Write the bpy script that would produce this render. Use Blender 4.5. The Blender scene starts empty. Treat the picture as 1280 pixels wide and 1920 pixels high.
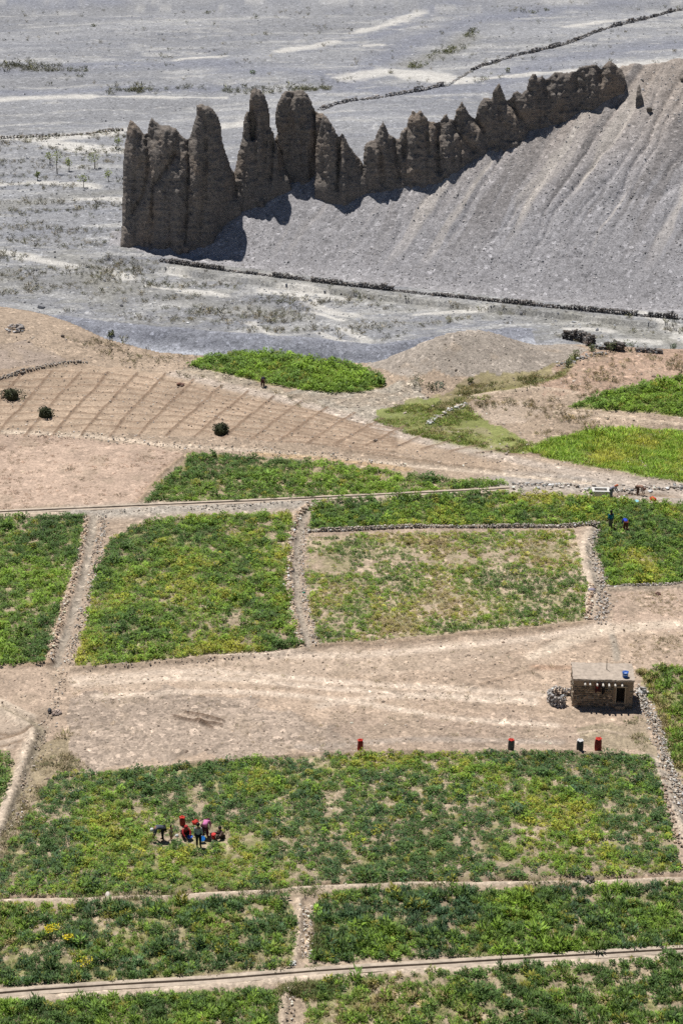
import bpy, bmesh, math, random
import numpy as np
from mathutils import Vector, Matrix

random.seed(11)
rng = np.random.default_rng(11)
R = math.radians
SC = bpy.context.scene
COL = SC.collection

# ------------------------------------------------------------------ camera
F = 3460.0                       # focal length in photo pixels (photo 1280 x 1920)
P0 = R(25.0)                     # pitch below the horizon
CH = 65.5                        # height of the viewpoint above the fields
SP, CP = math.sin(P0), math.cos(P0)
cam = bpy.data.cameras.new('camera')
cam.sensor_fit = 'VERTICAL'; cam.sensor_height = 24.0; cam.lens = 24.0 * F / 1920.0
cam.clip_start = 1.0; cam.clip_end = 20000.0
camo = bpy.data.objects.new('camera', cam); COL.objects.link(camo)
camo.location = (0, 0, CH); camo.rotation_euler = (R(90) - P0, 0, 0)
SC.camera = camo

# ------------------------------------------------------------------ sky, sun, exposure
SUN_EL, SUN_AZ = R(68.0), R(-36.0)          # azimuth from +Y towards +X
sd = Vector((math.sin(SUN_AZ) * math.cos(SUN_EL), math.cos(SUN_AZ) * math.cos(SUN_EL), math.sin(SUN_EL)))
wd = bpy.data.worlds.new('World'); SC.world = wd; wd.use_nodes = True
nt = wd.node_tree
sky = nt.nodes.new('ShaderNodeTexSky'); sky.sky_type = 'NISHITA'; sky.sun_disc = False
sky.sun_elevation = SUN_EL; sky.sun_rotation = SUN_AZ; sky.altitude = 3500
bg = nt.nodes['Background']; bg.inputs[1].default_value = 0.052
nt.links.new(sky.outputs[0], bg.inputs[0])
sl = bpy.data.lights.new('sun', 'SUN'); sl.energy = 5.0; sl.angle = R(0.5); sl.color = (1.0, 0.965, 0.91)
so = bpy.data.objects.new('sun', sl); COL.objects.link(so)
so.rotation_euler = sd.to_track_quat('Z', 'Y').to_euler(); so.location = (-60, 80, 120)
SC.view_settings.view_transform = 'Standard'; SC.view_settings.look = 'None'
SC.view_settings.exposure = 0.0; SC.view_settings.gamma = 1.0; SC.view_settings.use_curve_mapping = False
SC.render.engine = 'CYCLES'
SC.cycles.use_denoising = False; SC.cycles.max_bounces = 5; SC.cycles.diffuse_bounces = 3; SC.cycles.transparent_max_bounces = 4

# ------------------------------------------------------------------ noise
TAB = np.random.default_rng(3).random(65536)
def vnoise(x, y, seed=0):
    ix = np.floor(x).astype(np.int64); iy = np.floor(y).astype(np.int64)
    fx = x - ix; fy = y - iy
    fx = fx * fx * (3 - 2 * fx); fy = fy * fy * (3 - 2 * fy)
    def h(a, b):
        n = (a * 73856093) ^ (b * 19349663) ^ (seed * 83492791)
        n = (n ^ (n >> 13)) * 1274126177
        return TAB[(n ^ (n >> 16)) & 65535]
    a = h(ix, iy); b = h(ix + 1, iy); c = h(ix, iy + 1); d = h(ix + 1, iy + 1)
    return (a * (1 - fx) + b * fx) * (1 - fy) + (c * (1 - fx) + d * fx) * fy
def fbm(x, y, octs=4, seed=0, gain=0.5):
    s = 0.0; a = 1.0; t = 0.0
    for i in range(octs):
        s = s + a * vnoise(x * 2 ** i + 17.3 * i, y * 2 ** i - 9.1 * i, seed + i); t += a; a *= gain
    return s / t                                     # 0..1 around .5
def sstep(a, b, x):
    t = np.clip((x - a) / (b - a), 0, 1); return t * t * (3 - 2 * t)

# ------------------------------------------------------------------ from a place in the photo to a place on the ground
RIV = -6.0                                            # level of the gravel plain below the fields
def plane(pts, z=0.0):
    p = np.asarray(pts, float).reshape(-1, 2)
    u = (p[:, 0] - 640) / F; v = (p[:, 1] - 960) / F
    t = (CH - z) / (SP + v * CP)
    return np.stack([u * t, (CP - v * SP) * t], 1)

brow_px = [(-900, 545), (-200, 560), (0, 578), (60, 590), (130, 612), (200, 640), (300, 660), (380, 666), (470, 663), (560, 669),
           (640, 680), (700, 688), (800, 685), (960, 672), (1060, 652), (1180, 660), (1280, 662), (1480, 668), (2300, 690)]
BR = plane(brow_px, 0.0)
wall_px = [(225, 470), (300, 490), (420, 507), (560, 524), (700, 541), (850, 557), (1000, 573), (1130, 586), (1280, 599), (1500, 622), (2200, 700)]
WL = plane(wall_px, RIV)
bank_px = [(-700, 540), (-100, 566), (60, 584), (200, 603), (350, 618), (500, 634), (640, 647), (720, 652), (800, 640), (900, 625)]
BK = plane(bank_px, RIV)
TILT = math.atan2(WL[0, 1] - WL[8, 1], WL[8, 0] - WL[0, 0])
TAN = math.tan(R(33.0))
def dwall(X, Y):
    return (Y - np.interp(X, WL[:, 0], WL[:, 1])) * math.cos(TILT)
crest_px = [(225, 470), (270, 462), (330, 458), (385, 447), (420, 422), (445, 396), (500, 374), (540, 350), (590, 358), (635, 378),
            (682, 358), (750, 340), (820, 325), (900, 288), (985, 255), (1060, 215), (1130, 186), (1172, 160), (1215, 119), (1280, 108), (1500, 88), (1900, 60)]
def front_plane_hit(pts):
    out = []
    for (px, py) in pts:
        u = (px - 640) / F; v = (py - 960) / F
        t = np.linspace(120, 700, 30000)
        X = u * t; Y = (CP - v * SP) * t; Z = CH - (SP + v * CP) * t
        hz = RIV + TAN * np.maximum(dwall(X, Y), 0)
        i = int(np.argmax(Z <= hz)); out.append((X[i], Y[i], Z[i]))
    return np.array(out)
CR = front_plane_hit(crest_px)
CRB = CR.copy(); CRB[:18, 1] += 3.0                     # the crest lies a little behind the foot of the rocks
order = np.argsort(CRB[:, 0]); CRB = CRB[order]
mc = plane([(862, 672)], 0)[0]; lc = plane([(-40, 645)], 0)[0]; rc = plane([(1190, 705)], 0)[0]
def coarse(X, Y):
    yb = np.interp(X, BR[:, 0], BR[:, 1])
    z = RIV * sstep(0.0, 9.0, Y - yb)
    # mounds of the near terrace
    z = z + 3.6 * np.exp(-(((X - mc[0] + 0.1) / 7.0) ** 2) ** 1.2 - ((Y - mc[1]) / 6.5) ** 2)
    z = z + 1.6 * np.exp(-((X - lc[0]) / 11.0) ** 2 - ((Y - lc[1]) / 9.0) ** 2)
    z = z + 0.7 * np.exp(-((X - rc[0]) / 9.0) ** 2 - ((Y - rc[1]) / 8.0) ** 2)
    # dry channel under the bank
    yk = np.interp(X, BK[:, 0], BK[:, 1])
    z = z - 1.5 * sstep(0.0, 4.0, yk - Y) * (Y > yb) * sstep(22, 10, X)
    # scree hill
    dw = dwall(X, Y)
    fr = TAN * (dw + 0.6 * np.log1p(np.exp(-np.clip((dw - 1.2) / 0.6, -30, 30))) - 0.3)
    yc = np.interp(X, CRB[:, 0], CRB[:, 1]); zc = TAN * dwall(X, yc)
    bk = zc - 0.75 * (Y - yc)
    hill = np.where(Y > yc, bk, fr)
    hill = np.where((dw > -4) & (X > WL[0, 0] - 1.5), hill, 0)
    return z + np.maximum(hill, 0)
def hit(pts):
    """photo pixel(s) -> points on the coarse terrain"""
    p = np.asarray(pts, float).reshape(-1, 2)
    u = (p[:, 0] - 640) / F; v = (p[:, 1] - 960) / F
    dz = SP + v * CP
    t0 = (CH - 24.0) / dz; t1 = (CH + 9.0) / dz
    res = np.zeros((len(p), 3)); done = np.zeros(len(p), bool)
    N = 170
    for i in range(N + 1):
        t = t0 + (t1 - t0) * i / N
        X = u * t; Y = (CP - v * SP) * t; Z = CH - dz * t
        h = coarse(X, Y)
        new = (~done) & (Z <= h)
        if new.any():
            lo = t0 + (t1 - t0) * max(i - 1, 0) / N; hi = t.copy()
            for _ in range(14):
                m = (lo + hi) / 2
                b = (CH - dz * m) <= coarse(u * m, (CP - v * SP) * m)
                hi = np.where(b, m, hi); lo = np.where(b, lo, m)
            res[new, 0] = (u * hi)[new]; res[new, 1] = ((CP - v * SP) * hi)[new]; res[new, 2] = (CH - dz * hi)[new]
            done |= new
    return res
def scale_at(py, z=0.0):                              # photo pixels per metre, across the view
    return CP * (py + F * math.tan(P0) - 960) / (CH - z)

def inside(X, Y, poly):
    m = np.zeros(X.shape, bool)
    x0, y0 = poly.min(0); x1, y1 = poly.max(0)
    sel = (X >= x0) & (X <= x1) & (Y >= y0) & (Y <= y1)
    xs = X[sel]; ys = Y[sel]; r = np.zeros(xs.shape, bool)
    n = len(poly)
    for i in range(n):
        ax, ay = poly[i]; bx, by = poly[(i + 1) % n]
        if ay == by: continue
        c = ((ay > ys) != (by > ys)) & (xs < (bx - ax) * (ys - ay) / (by - ay) + ax)
        r ^= c
    m[sel] = r
    return m
def polydist(X, Y, pts, pad):
    """distance to a polyline and signed side, computed only within pad of it"""
    D = np.full(X.shape, 1e9); T = np.zeros(X.shape)
    run = 0.0
    for i in range(len(pts) - 1):
        a = pts[i][:2]; b = pts[i + 1][:2]
        L = math.hypot(b[0] - a[0], b[1] - a[1])
        if L < 1e-6: continue
        sel = (X > min(a[0], b[0]) - pad) & (X < max(a[0], b[0]) + pad) & (Y > min(a[1], b[1]) - pad) & (Y < max(a[1], b[1]) + pad)
        if sel.any():
            xs = X[sel] - a[0]; ys = Y[sel] - a[1]
            t = np.clip((xs * (b[0] - a[0]) + ys * (b[1] - a[1])) / L ** 2, 0, 1)
            d = np.hypot(xs - t * (b[0] - a[0]), ys - t * (b[1] - a[1]))
            old = D[sel]; better = d < old
            D[sel] = np.where(better, d, old)
            tt = T[sel]; T[sel] = np.where(better, run + t * L, tt)
        run += L
    return D, T
def smooth_line(px, n=6):
    """Catmull-Rom through photo points, then onto the ground"""
    p = np.asarray(px, float); P = np.vstack([2 * p[0] - p[1], p, 2 * p[-1] - p[-2]])
    out = []
    for i in range(1, len(P) - 2):
        for k in range(n):
            t = k / n
            out.append(0.5 * (2 * P[i] + (P[i + 1] - P[i - 1]) * t + (2 * P[i - 1] - 5 * P[i] + 4 * P[i + 1] - P[i + 2]) * t * t
                              + (3 * P[i] - P[i - 1] - 3 * P[i + 1] + P[i + 2]) * t ** 3))
    out.append(p[-1])
    return hit(out)

# ------------------------------------------------------------------ materials
def newmat(name):
    m = bpy.data.materials.new(name); m.use_nodes = True
    return m, m.node_tree, m.node_tree.nodes['Principled BSDF']
def nd(t, kind, **kw):
    n = t.nodes.new(kind)
    for k, v in kw.items():
        if k == 'inp':
            for kk, vv in v.items(): n.inputs[kk].default_value = vv
        else: setattr(n, k, v)
    return n
def mult(t, a, b, fac=1.0):
    m = nd(t, 'ShaderNodeMix', data_type='RGBA', blend_type='MULTIPLY'); m.inputs[0].default_value = fac
    t.links.new(a, m.inputs[6]); t.links.new(b, m.inputs[7]); return m.outputs[2]
def ramp(t, src, stops):
    r = nd(t, 'ShaderNodeValToRGB'); e = r.color_ramp.elements
    while len(e) < len(stops): e.new(0.5)
    for el, (p, c) in zip(e, stops):
        el.position = p; el.color = (c, c, c, 1) if isinstance(c, (int, float)) else (*c, 1)
    t.links.new(src, r.inputs[0]); return r.outputs[0]

def ground_material():
    m, t, b = newmat('earth_and_gravel')
    a = nd(t, 'ShaderNodeAttribute', attribute_name='base')
    g = nd(t, 'ShaderNodeAttribute', attribute_name='grit')
    co = nd(t, 'ShaderNodeTexCoord')
    def noise(scale, det, rough=0.6):
        n = nd(t, 'ShaderNodeTexNoise', inp={'Scale': scale, 'Detail': det, 'Roughness': rough})
        t.links.new(co.outputs['Object'], n.inputs['Vector']); return n.outputs[0]
    n1 = noise(0.9, 6, 0.7); n2 = noise(5.0, 4, 0.75)
    v = nd(t, 'ShaderNodeTexVoronoi', inp={'Scale': 2.6, 'Randomness': 1.0})
    t.links.new(co.outputs['Object'], v.inputs['Vector'])
    vc = nd(t, 'ShaderNodeSeparateColor'); t.links.new(v.outputs['Color'], vc.inputs[0])
    v2 = nd(t, 'ShaderNodeTexVoronoi', inp={'Scale': 6.5, 'Randomness': 1.0})
    t.links.new(co.outputs['Object'], v2.inputs['Vector'])
    vc2 = nd(t, 'ShaderNodeSeparateColor'); t.links.new(v2.outputs['Color'], vc2.inputs[0])
    c = mult(t, a.outputs['Color'], ramp(t, n1, [(0.25, 0.72), (0.5, 1.0), (0.75, 1.25)]), 0.8)
    c = mult(t, c, ramp(t, n2, [(0.28, 0.55), (0.5, 1.0), (0.72, 1.4)]), 0.8)
    # single stones: most like their surroundings, some dark, some pale
    st = ramp(t, vc.outputs[0], [(0.0, 0.5), (0.22, 0.9), (0.75, 1.05), (0.93, 1.2), (1.0, 2.0)])
    st2 = ramp(t, vc2.outputs[1], [(0.0, 0.55), (0.25, 0.9), (0.75, 1.05), (0.92, 1.2), (1.0, 1.7)])
    mm = nd(t, 'ShaderNodeMix', data_type='RGBA', blend_type='MULTIPLY')
    t.links.new(g.outputs['Fac'], mm.inputs[0]); t.links.new(c, mm.inputs[6]); t.links.new(st, mm.inputs[7])
    m2 = nd(t, 'ShaderNodeMix', data_type='RGBA', blend_type='MULTIPLY')
    t.links.new(g.outputs['Fac'], m2.inputs[0]); t.links.new(mm.outputs[2], m2.inputs[6]); t.links.new(st2, m2.inputs[7])
    t.links.new(m2.outputs[2], b.inputs['Base Color'])
    b.inputs['Roughness'].default_value = 0.95; b.inputs['Specular IOR Level'].default_value = 0.15
    h = nd(t, 'ShaderNodeMath', operation='ADD'); t.links.new(n2, h.inputs[0]); t.links.new(vc.outputs[0], h.inputs[1])
    h2 = nd(t, 'ShaderNodeMath', operation='ADD'); t.links.new(h.outputs[0], h2.inputs[0]); t.links.new(n1, h2.inputs[1])
    bp = nd(t, 'ShaderNodeBump', inp={'Strength': 0.55, 'Distance': 0.16})
    t.links.new(h2.outputs[0], bp.inputs['Height']); t.links.new(bp.outputs[0], b.inputs['Normal'])
    return m
def leaf_material(name, trans=0.3, source='INSTANCER'):
    m, t, b = newmat(name)
    a = nd(t, 'ShaderNodeAttribute', attribute_name='tint', attribute_type=source)
    l = nd(t, 'ShaderNodeAttribute', attribute_name='leafv')
    c = mult(t, a.outputs['Color'], ramp(t, l.outputs['Fac'], [(0, 0.55), (1, 1.45)]))
    t.links.new(c, b.inputs['Base Color']); b.inputs['Roughness'].default_value = 0.6; b.inputs['Specular IOR Level'].default_value = 0.25
    ge = nd(t, 'ShaderNodeNewGeometry'); va = nd(t, 'ShaderNodeVectorMath', operation='MULTIPLY_ADD'); va.inputs[1].default_value = (.55, .55, .55); va.inputs[2].default_value = (0, 0, .8)
    t.links.new(ge.outputs['Normal'], va.inputs[0]); vn = nd(t, 'ShaderNodeVectorMath', operation='NORMALIZE'); t.links.new(va.outputs[0], vn.inputs[0]); t.links.new(vn.outputs[0], b.inputs['Normal'])
    tr = nd(t, 'ShaderNodeBsdfTranslucent'); t.links.new(c, tr.inputs[0])
    mx = nd(t, 'ShaderNodeMixShader'); mx.inputs[0].default_value = trans
    t.links.new(b.outputs[0], mx.inputs[1]); t.links.new(tr.outputs[0], mx.inputs[2])
    t.links.new(mx.outputs[0], t.nodes['Material Output'].inputs[0])
    return m
def stone_material(name, source='GEOMETRY', attr=True, col=(0.3, 0.28, 0.25), scale=6.0):
    m, t, b = newmat(name)
    co = nd(t, 'ShaderNodeTexCoord')
    n = nd(t, 'ShaderNodeTexNoise', inp={'Scale': scale, 'Detail': 5.0, 'Roughness': 0.7}); t.links.new(co.outputs['Object'], n.inputs['Vector'])
    if attr: s = nd(t, 'ShaderNodeAttribute', attribute_name='tint', attribute_type=source).outputs['Color']
    else:
        rgb = nd(t, 'ShaderNodeRGB'); rgb.outputs[0].default_value = (*col, 1); s = rgb.outputs[0]
    c = mult(t, s, ramp(t, n.outputs[0], [(0.25, 0.6), (0.5, 1.0), (0.75, 1.35)]))
    t.links.new(c, b.inputs['Base Color']); b.inputs['Roughness'].default_value = 0.92; b.inputs['Specular IOR Level'].default_value = 0.2
    bp = nd(t, 'ShaderNodeBump', inp={'Strength': 0.4, 'Distance': 0.03}); t.links.new(n.outputs[0], bp.inputs['Height']); t.links.new(bp.outputs[0], b.inputs['Normal'])
    return m
_plain = {}
def plain(name, col, rough=0.8, scale=14.0, amt=0.3):
    """coloured surface with uneven, slightly worn colour"""
    if name in _plain: return _plain[name]
    m, t, b = newmat(name)
    co = nd(t, 'ShaderNodeTexCoord')
    n = nd(t, 'ShaderNodeTexNoise', inp={'Scale': scale, 'Detail': 4.0, 'Roughness': 0.65}); t.links.new(co.outputs['Object'], n.inputs['Vector'])
    rgb = nd(t, 'ShaderNodeRGB'); rgb.outputs[0].default_value = (*col, 1)
    c = mult(t, rgb.outputs[0], ramp(t, n.outputs[0], [(0.28, 1 - amt), (0.72, 1 + amt)]))
    t.links.new(c, b.inputs['Base Color']); b.inputs['Roughness'].default_value = rough; b.inputs['Specular IOR Level'].default_value = 0.25
    bp = nd(t, 'ShaderNodeBump', inp={'Strength': 0.25, 'Distance': 0.02}); t.links.new(n.outputs[0], bp.inputs['Height']); t.links.new(bp.outputs[0], b.inputs['Normal'])
    _plain[name] = m; return m
def spire_material():
    m, t, b = newmat('conglomerate_rock')
    co = nd(t, 'ShaderNodeTexCoord')
    mp = nd(t, 'ShaderNodeMapping'); mp.inputs['Scale'].default_value = (0.18, 0.18, 2.6); t.links.new(co.outputs['Object'], mp.inputs[0])
    st = nd(t, 'ShaderNodeTexNoise', inp={'Scale': 1.0, 'Detail': 5.0, 'Roughness': 0.65}); t.links.new(mp.outputs[0], st.inputs['Vector'])
    n = nd(t, 'ShaderNodeTexNoise', inp={'Scale': 0.22, 'Detail': 5.0, 'Roughness': 0.6}); t.links.new(co.outputs['Object'], n.inputs['Vector'])
    f = nd(t, 'ShaderNodeTexNoise', inp={'Scale': 3.2, 'Detail': 5.0, 'Roughness': 0.75}); t.links.new(co.outputs['Object'], f.inputs['Vector'])
    base = ramp(t, n.outputs[0], [(0.32, (0.195, 0.178, 0.165)), (0.52, (0.245, 0.214, 0.188)), (0.70, (0.315, 0.252, 0.20))])
    c = mult(t, base, ramp(t, st.outputs[0], [(0.3, 0.8), (0.5, 1.0), (0.7, 1.18)]), 0.7)
    c = mult(t, c, ramp(t, f.outputs[0], [(0.3, 0.6), (0.5, 1.0), (0.72, 1.5)]), 0.9)
    t.links.new(c, b.inputs['Base Color']); b.inputs['Roughness'].default_value = 0.95; b.inputs['Specular IOR Level'].default_value = 0.1
    ad = nd(t, 'ShaderNodeMath', operation='ADD'); t.links.new(f.outputs[0], ad.inputs[0]); t.links.new(st.outputs[0], ad.inputs[1])
    bp = nd(t, 'ShaderNodeBump', inp={'Strength': 0.8, 'Distance': 0.35}); t.links.new(ad.outputs[0], bp.inputs['Height']); t.links.new(bp.outputs[0], b.inputs['Normal'])
    return m
M_GROUND = ground_material(); M_SPIRE = spire_material()
M_CROP = leaf_material('crop_leaves', 0.32); M_DRY = leaf_material('dry_scrub', 0.15)
M_LEAF = leaf_material('shrub_leaves', 0.3, 'GEOMETRY')
M_STONE = stone_material('wall_stone'); M_PEBBLE = stone_material('loose_stone', 'INSTANCER')
M_CONC = stone_material('cast_concrete', attr=False, col=(0.52, 0.50, 0.46), scale=3.0)
M_MUD = stone_material('mud_plaster', attr=False, col=(0.30, 0.225, 0.16), scale=4.0)
M_ROOFMUD = stone_material('roof_mud', attr=False, col=(0.43, 0.36, 0.295), scale=3.0)

# ------------------------------------------------------------------ object helpers
def tag(o, label=None, cat=None, group=None, kind=None):
    if label: o['label'] = label
    if cat: o['category'] = cat
    if group: o['group'] = group
    if kind: o['kind'] = kind
    return o
def mesh_np(name, V, Fc, mat, parent=None, attrs=None, smooth=False):
    me = bpy.data.meshes.new(name)
    V = np.asarray(V, np.float32); Fc = np.asarray(Fc, np.int32); k = Fc.shape[1]
    me.vertices.add(len(V)); me.vertices.foreach_set('co', V.ravel())
    me.loops.add(Fc.size); me.loops.foreach_set('vertex_index', Fc.ravel())
    me.polygons.add(len(Fc)); me.polygons.foreach_set('loop_start', np.arange(0, Fc.size, k, dtype=np.int32))
    me.update(calc_edges=True); me.validate()
    me.polygons.foreach_set('use_smooth', np.full(len(me.polygons), smooth))
    for an, (ty, arr) in (attrs or {}).items():
        at = me.attributes.new(an, ty, 'POINT')
        at.data.foreach_set('color' if ty == 'FLOAT_COLOR' else 'value', np.asarray(arr, np.float32).ravel())
    if mat: me.materials.append(mat)
    o = bpy.data.objects.new(name, me); COL.objects.link(o)
    if parent: o.parent = parent
    return o
def bm_obj(name, bm, mat, parent=None, smooth=False):
    me = bpy.data.meshes.new(name); bm.to_mesh(me); bm.free()
    if smooth: me.polygons.foreach_set('use_smooth', [True] * len(me.polygons))
    me.materials.append(mat)
    o = bpy.data.objects.new(name, me); COL.objects.link(o)
    if parent: o.parent = parent
    return o
def empty(name, loc, rz=0.0):
    o = bpy.data.objects.new(name, None); COL.objects.link(o); o.location = loc; o.rotation_euler = (0, 0, rz); o.empty_display_size = 0.3
    return o
def box(bm, c, s, rz=0.0, bev=0.0):
    r = bmesh.ops.create_cube(bm, size=1.0)
    M = Matrix.Translation(c) @ Matrix.Rotation(rz, 4, 'Z') @ Matrix.Diagonal((*s, 1))
    bmesh.ops.transform(bm, matrix=M, verts=r['verts'])
    if bev:
        es = list({e for v in r['verts'] for e in v.link_edges})
        bmesh.ops.bevel(bm, geom=es, offset=bev, segments=1, affect='EDGES', profile=0.5)
def rod(bm, a, b, r0, r1, seg=7):
    a = Vector(a); b = Vector(b); d = b - a
    M = Matrix.Translation((a + b) / 2) @ d.to_track_quat('Z', 'Y').to_matrix().to_4x4()
    bmesh.ops.create_cone(bm, cap_ends=True, segments=seg, radius1=r0, radius2=r1, depth=d.length, matrix=M)
def lathe(bm, prof, seg=16, M=Matrix()):
    rings = []
    for (r, z) in prof:
        rings.append([bm.verts.new(M @ Vector((r * math.cos(2 * math.pi * k / seg), r * math.sin(2 * math.pi * k / seg), z))) for k in range(seg)])
    for A, B in zip(rings, rings[1:]):
        for k in range(seg): bm.faces.new((A[k], A[(k + 1) % seg], B[(k + 1) % seg], B[k]))
    bm.faces.new(list(reversed(rings[0]))); bm.faces.new(rings[-1])

# unit icosahedron for stones
_b = bmesh.new(); bmesh.ops.create_icosphere(_b, subdivisions=1, radius=1.0)
ICO_V = np.array([v.co[:] for v in _b.verts]); ICO_F = np.array([[v.index for v in f.verts] for f in _b.faces]); _b.free()
def stones_mesh(name, C, S, tints, mat, parent=None, jit=0.22, blocky=0.0):
    """many small irregular stones in one mesh; C centres, S half sizes (n,3)"""
    n = len(C); nv = len(ICO_V)
    U = ICO_V[None] * (1 + rng.uniform(-jit, jit, (n, nv, 1))) + rng.uniform(-jit, jit, (n, nv, 3)) * 0.4
    if blocky: U = np.sign(U) * np.abs(U) ** (1 - blocky)
    U = U * S[:, None, :]
    a = rng.uniform(0, 2 * math.pi, n) if not blocky else rng.normal(0, 0.15, n)
    b = rng.normal(0, 0.25, n)
    ca, sa, cb, sb = np.cos(a)[:, None], np.sin(a)[:, None], np.cos(b)[:, None], np.sin(b)[:, None]
    x, y, z = U[..., 0], U[..., 1], U[..., 2]
    y, z = y * cb - z * sb, y * sb + z * cb
    x, y = x * ca - y * sa, x * sa + y * ca
    V = np.stack([x, y, z], -1) + C[:, None, :]
    Fc = ICO_F[None] + (np.arange(n) * nv)[:, None, None]
    T = np.repeat(np.concatenate([tints, np.ones((n, 1))], 1)[:, None], nv, 1)
    return mesh_np(name, V.reshape(-1, 3), Fc.reshape(-1, 3), mat, parent, {'tint': ('FLOAT_COLOR', T.reshape(-1, 4))})
def stone_tints(n, base, var=0.25, warm=0.05, pale=0.0):
    k = np.exp(rng.normal(0, var, (n, 1))); w = rng.normal(0, warm, (n, 1))
    c = np.array(base)[None] * k * np.concatenate([1 + w, np.ones_like(w), 1 - w], 1)
    if pale: c = np.where(rng.random((n, 1)) < pale, c * 1.8, c)
    return np.clip(c, 0.02, 0.75)

# ================================================================== THE LAND
TAN_SOIL = (0.47, 0.372, 0.29)
# crop fields, as their corners in the photo
FIELD = {
 'lens': [(355, 684), (385, 672), (430, 665), (480, 664), (560, 670), (650, 682), (700, 695), (720, 712), (715, 727), (660, 737), (580, 733), (500, 717), (430, 700)],
 'rt': [(1060, 764), (1100, 751), (1160, 732), (1230, 716), (1330, 700), (1330, 788), (1200, 772), (1120, 767)],
 'lime': [(985, 842), (1040, 822), (1100, 806), (1180, 800), (1330, 812), (1330, 912), (1200, 890), (1100, 872), (1030, 858)],
 'tri': [(362, 851), (450, 857), (600, 869), (800, 893), (955, 906), (940, 912), (780, 925), (590, 935), (400, 943), (272, 943), (300, 910)],
 'left': [(-120, 972), (160, 967), (152, 1030), (130, 1090), (105, 1165), (84, 1243), (0, 1250), (-120, 1256)],
 'midleft': [(255, 985), (330, 972), (440, 966), (545, 960), (548, 1000), (533, 1080), (545, 1150), (562, 1213), (400, 1228), (230, 1245), (140, 1252), (150, 1210), (165, 1150), (185, 1060), (205, 1015)],
 'strip': [(592, 945), (700, 936), (900, 926), (1040, 928), (1150, 936), (1220, 945), (1360, 948), (1360, 1098), (1280, 1096), (1142, 1100), (1122, 1050), (1118, 1010), (1128, 992), (1090, 984), (800, 986), (578, 992)],
 'sparse': [(575, 1003), (800, 999), (1075, 992), (1085, 1035), (1100, 1090), (1093, 1165), (900, 1180), (700, 1199), (600, 1205), (582, 1150), (572, 1080)],
 'hutside': [(1195, 1253), (1280, 1249), (1370, 1250), (1370, 1560), (1290, 1480), (1258, 1420), (1238, 1350), (1212, 1300)],
 'big': [(100, 1456), (180, 1447), (260, 1441), (350, 1432), (480, 1425), (700, 1412), (1000, 1412), (1170, 1415), (1222, 1425), (1240, 1470), (1262, 1560), (1276, 1636), (1100, 1643), (900, 1650), (640, 1660), (400, 1670), (150, 1677), (-30, 1682), (-10, 1640), (30, 1570), (60, 1510)],
 'lowleft': [(-120, 1702), (300, 1690), (535, 1686), (558, 1730), (550, 1812), (400, 1824), (200, 1840), (-120, 1856)],
 'lowright': [(592, 1692), (625, 1674), (900, 1669), (1380, 1655), (1380, 1772), (1000, 1790), (700, 1802), (590, 1806), (595, 1750)],
 'botleft': [(-150, 1893), (200, 1870), (420, 1855), (520, 1862), (524, 2030), (-150, 2030)],
 'botright': [(572, 1850), (640, 1836), (900, 1820), (1380, 1785), (1380, 2030), (572, 2030)],
 'edge': [(-60, 1405), (18, 1410), (23, 1440), (10, 1505), (-60, 1540)],
}
FW = {k: hit(v)[:, :2] for k, v in FIELD.items()}

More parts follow.
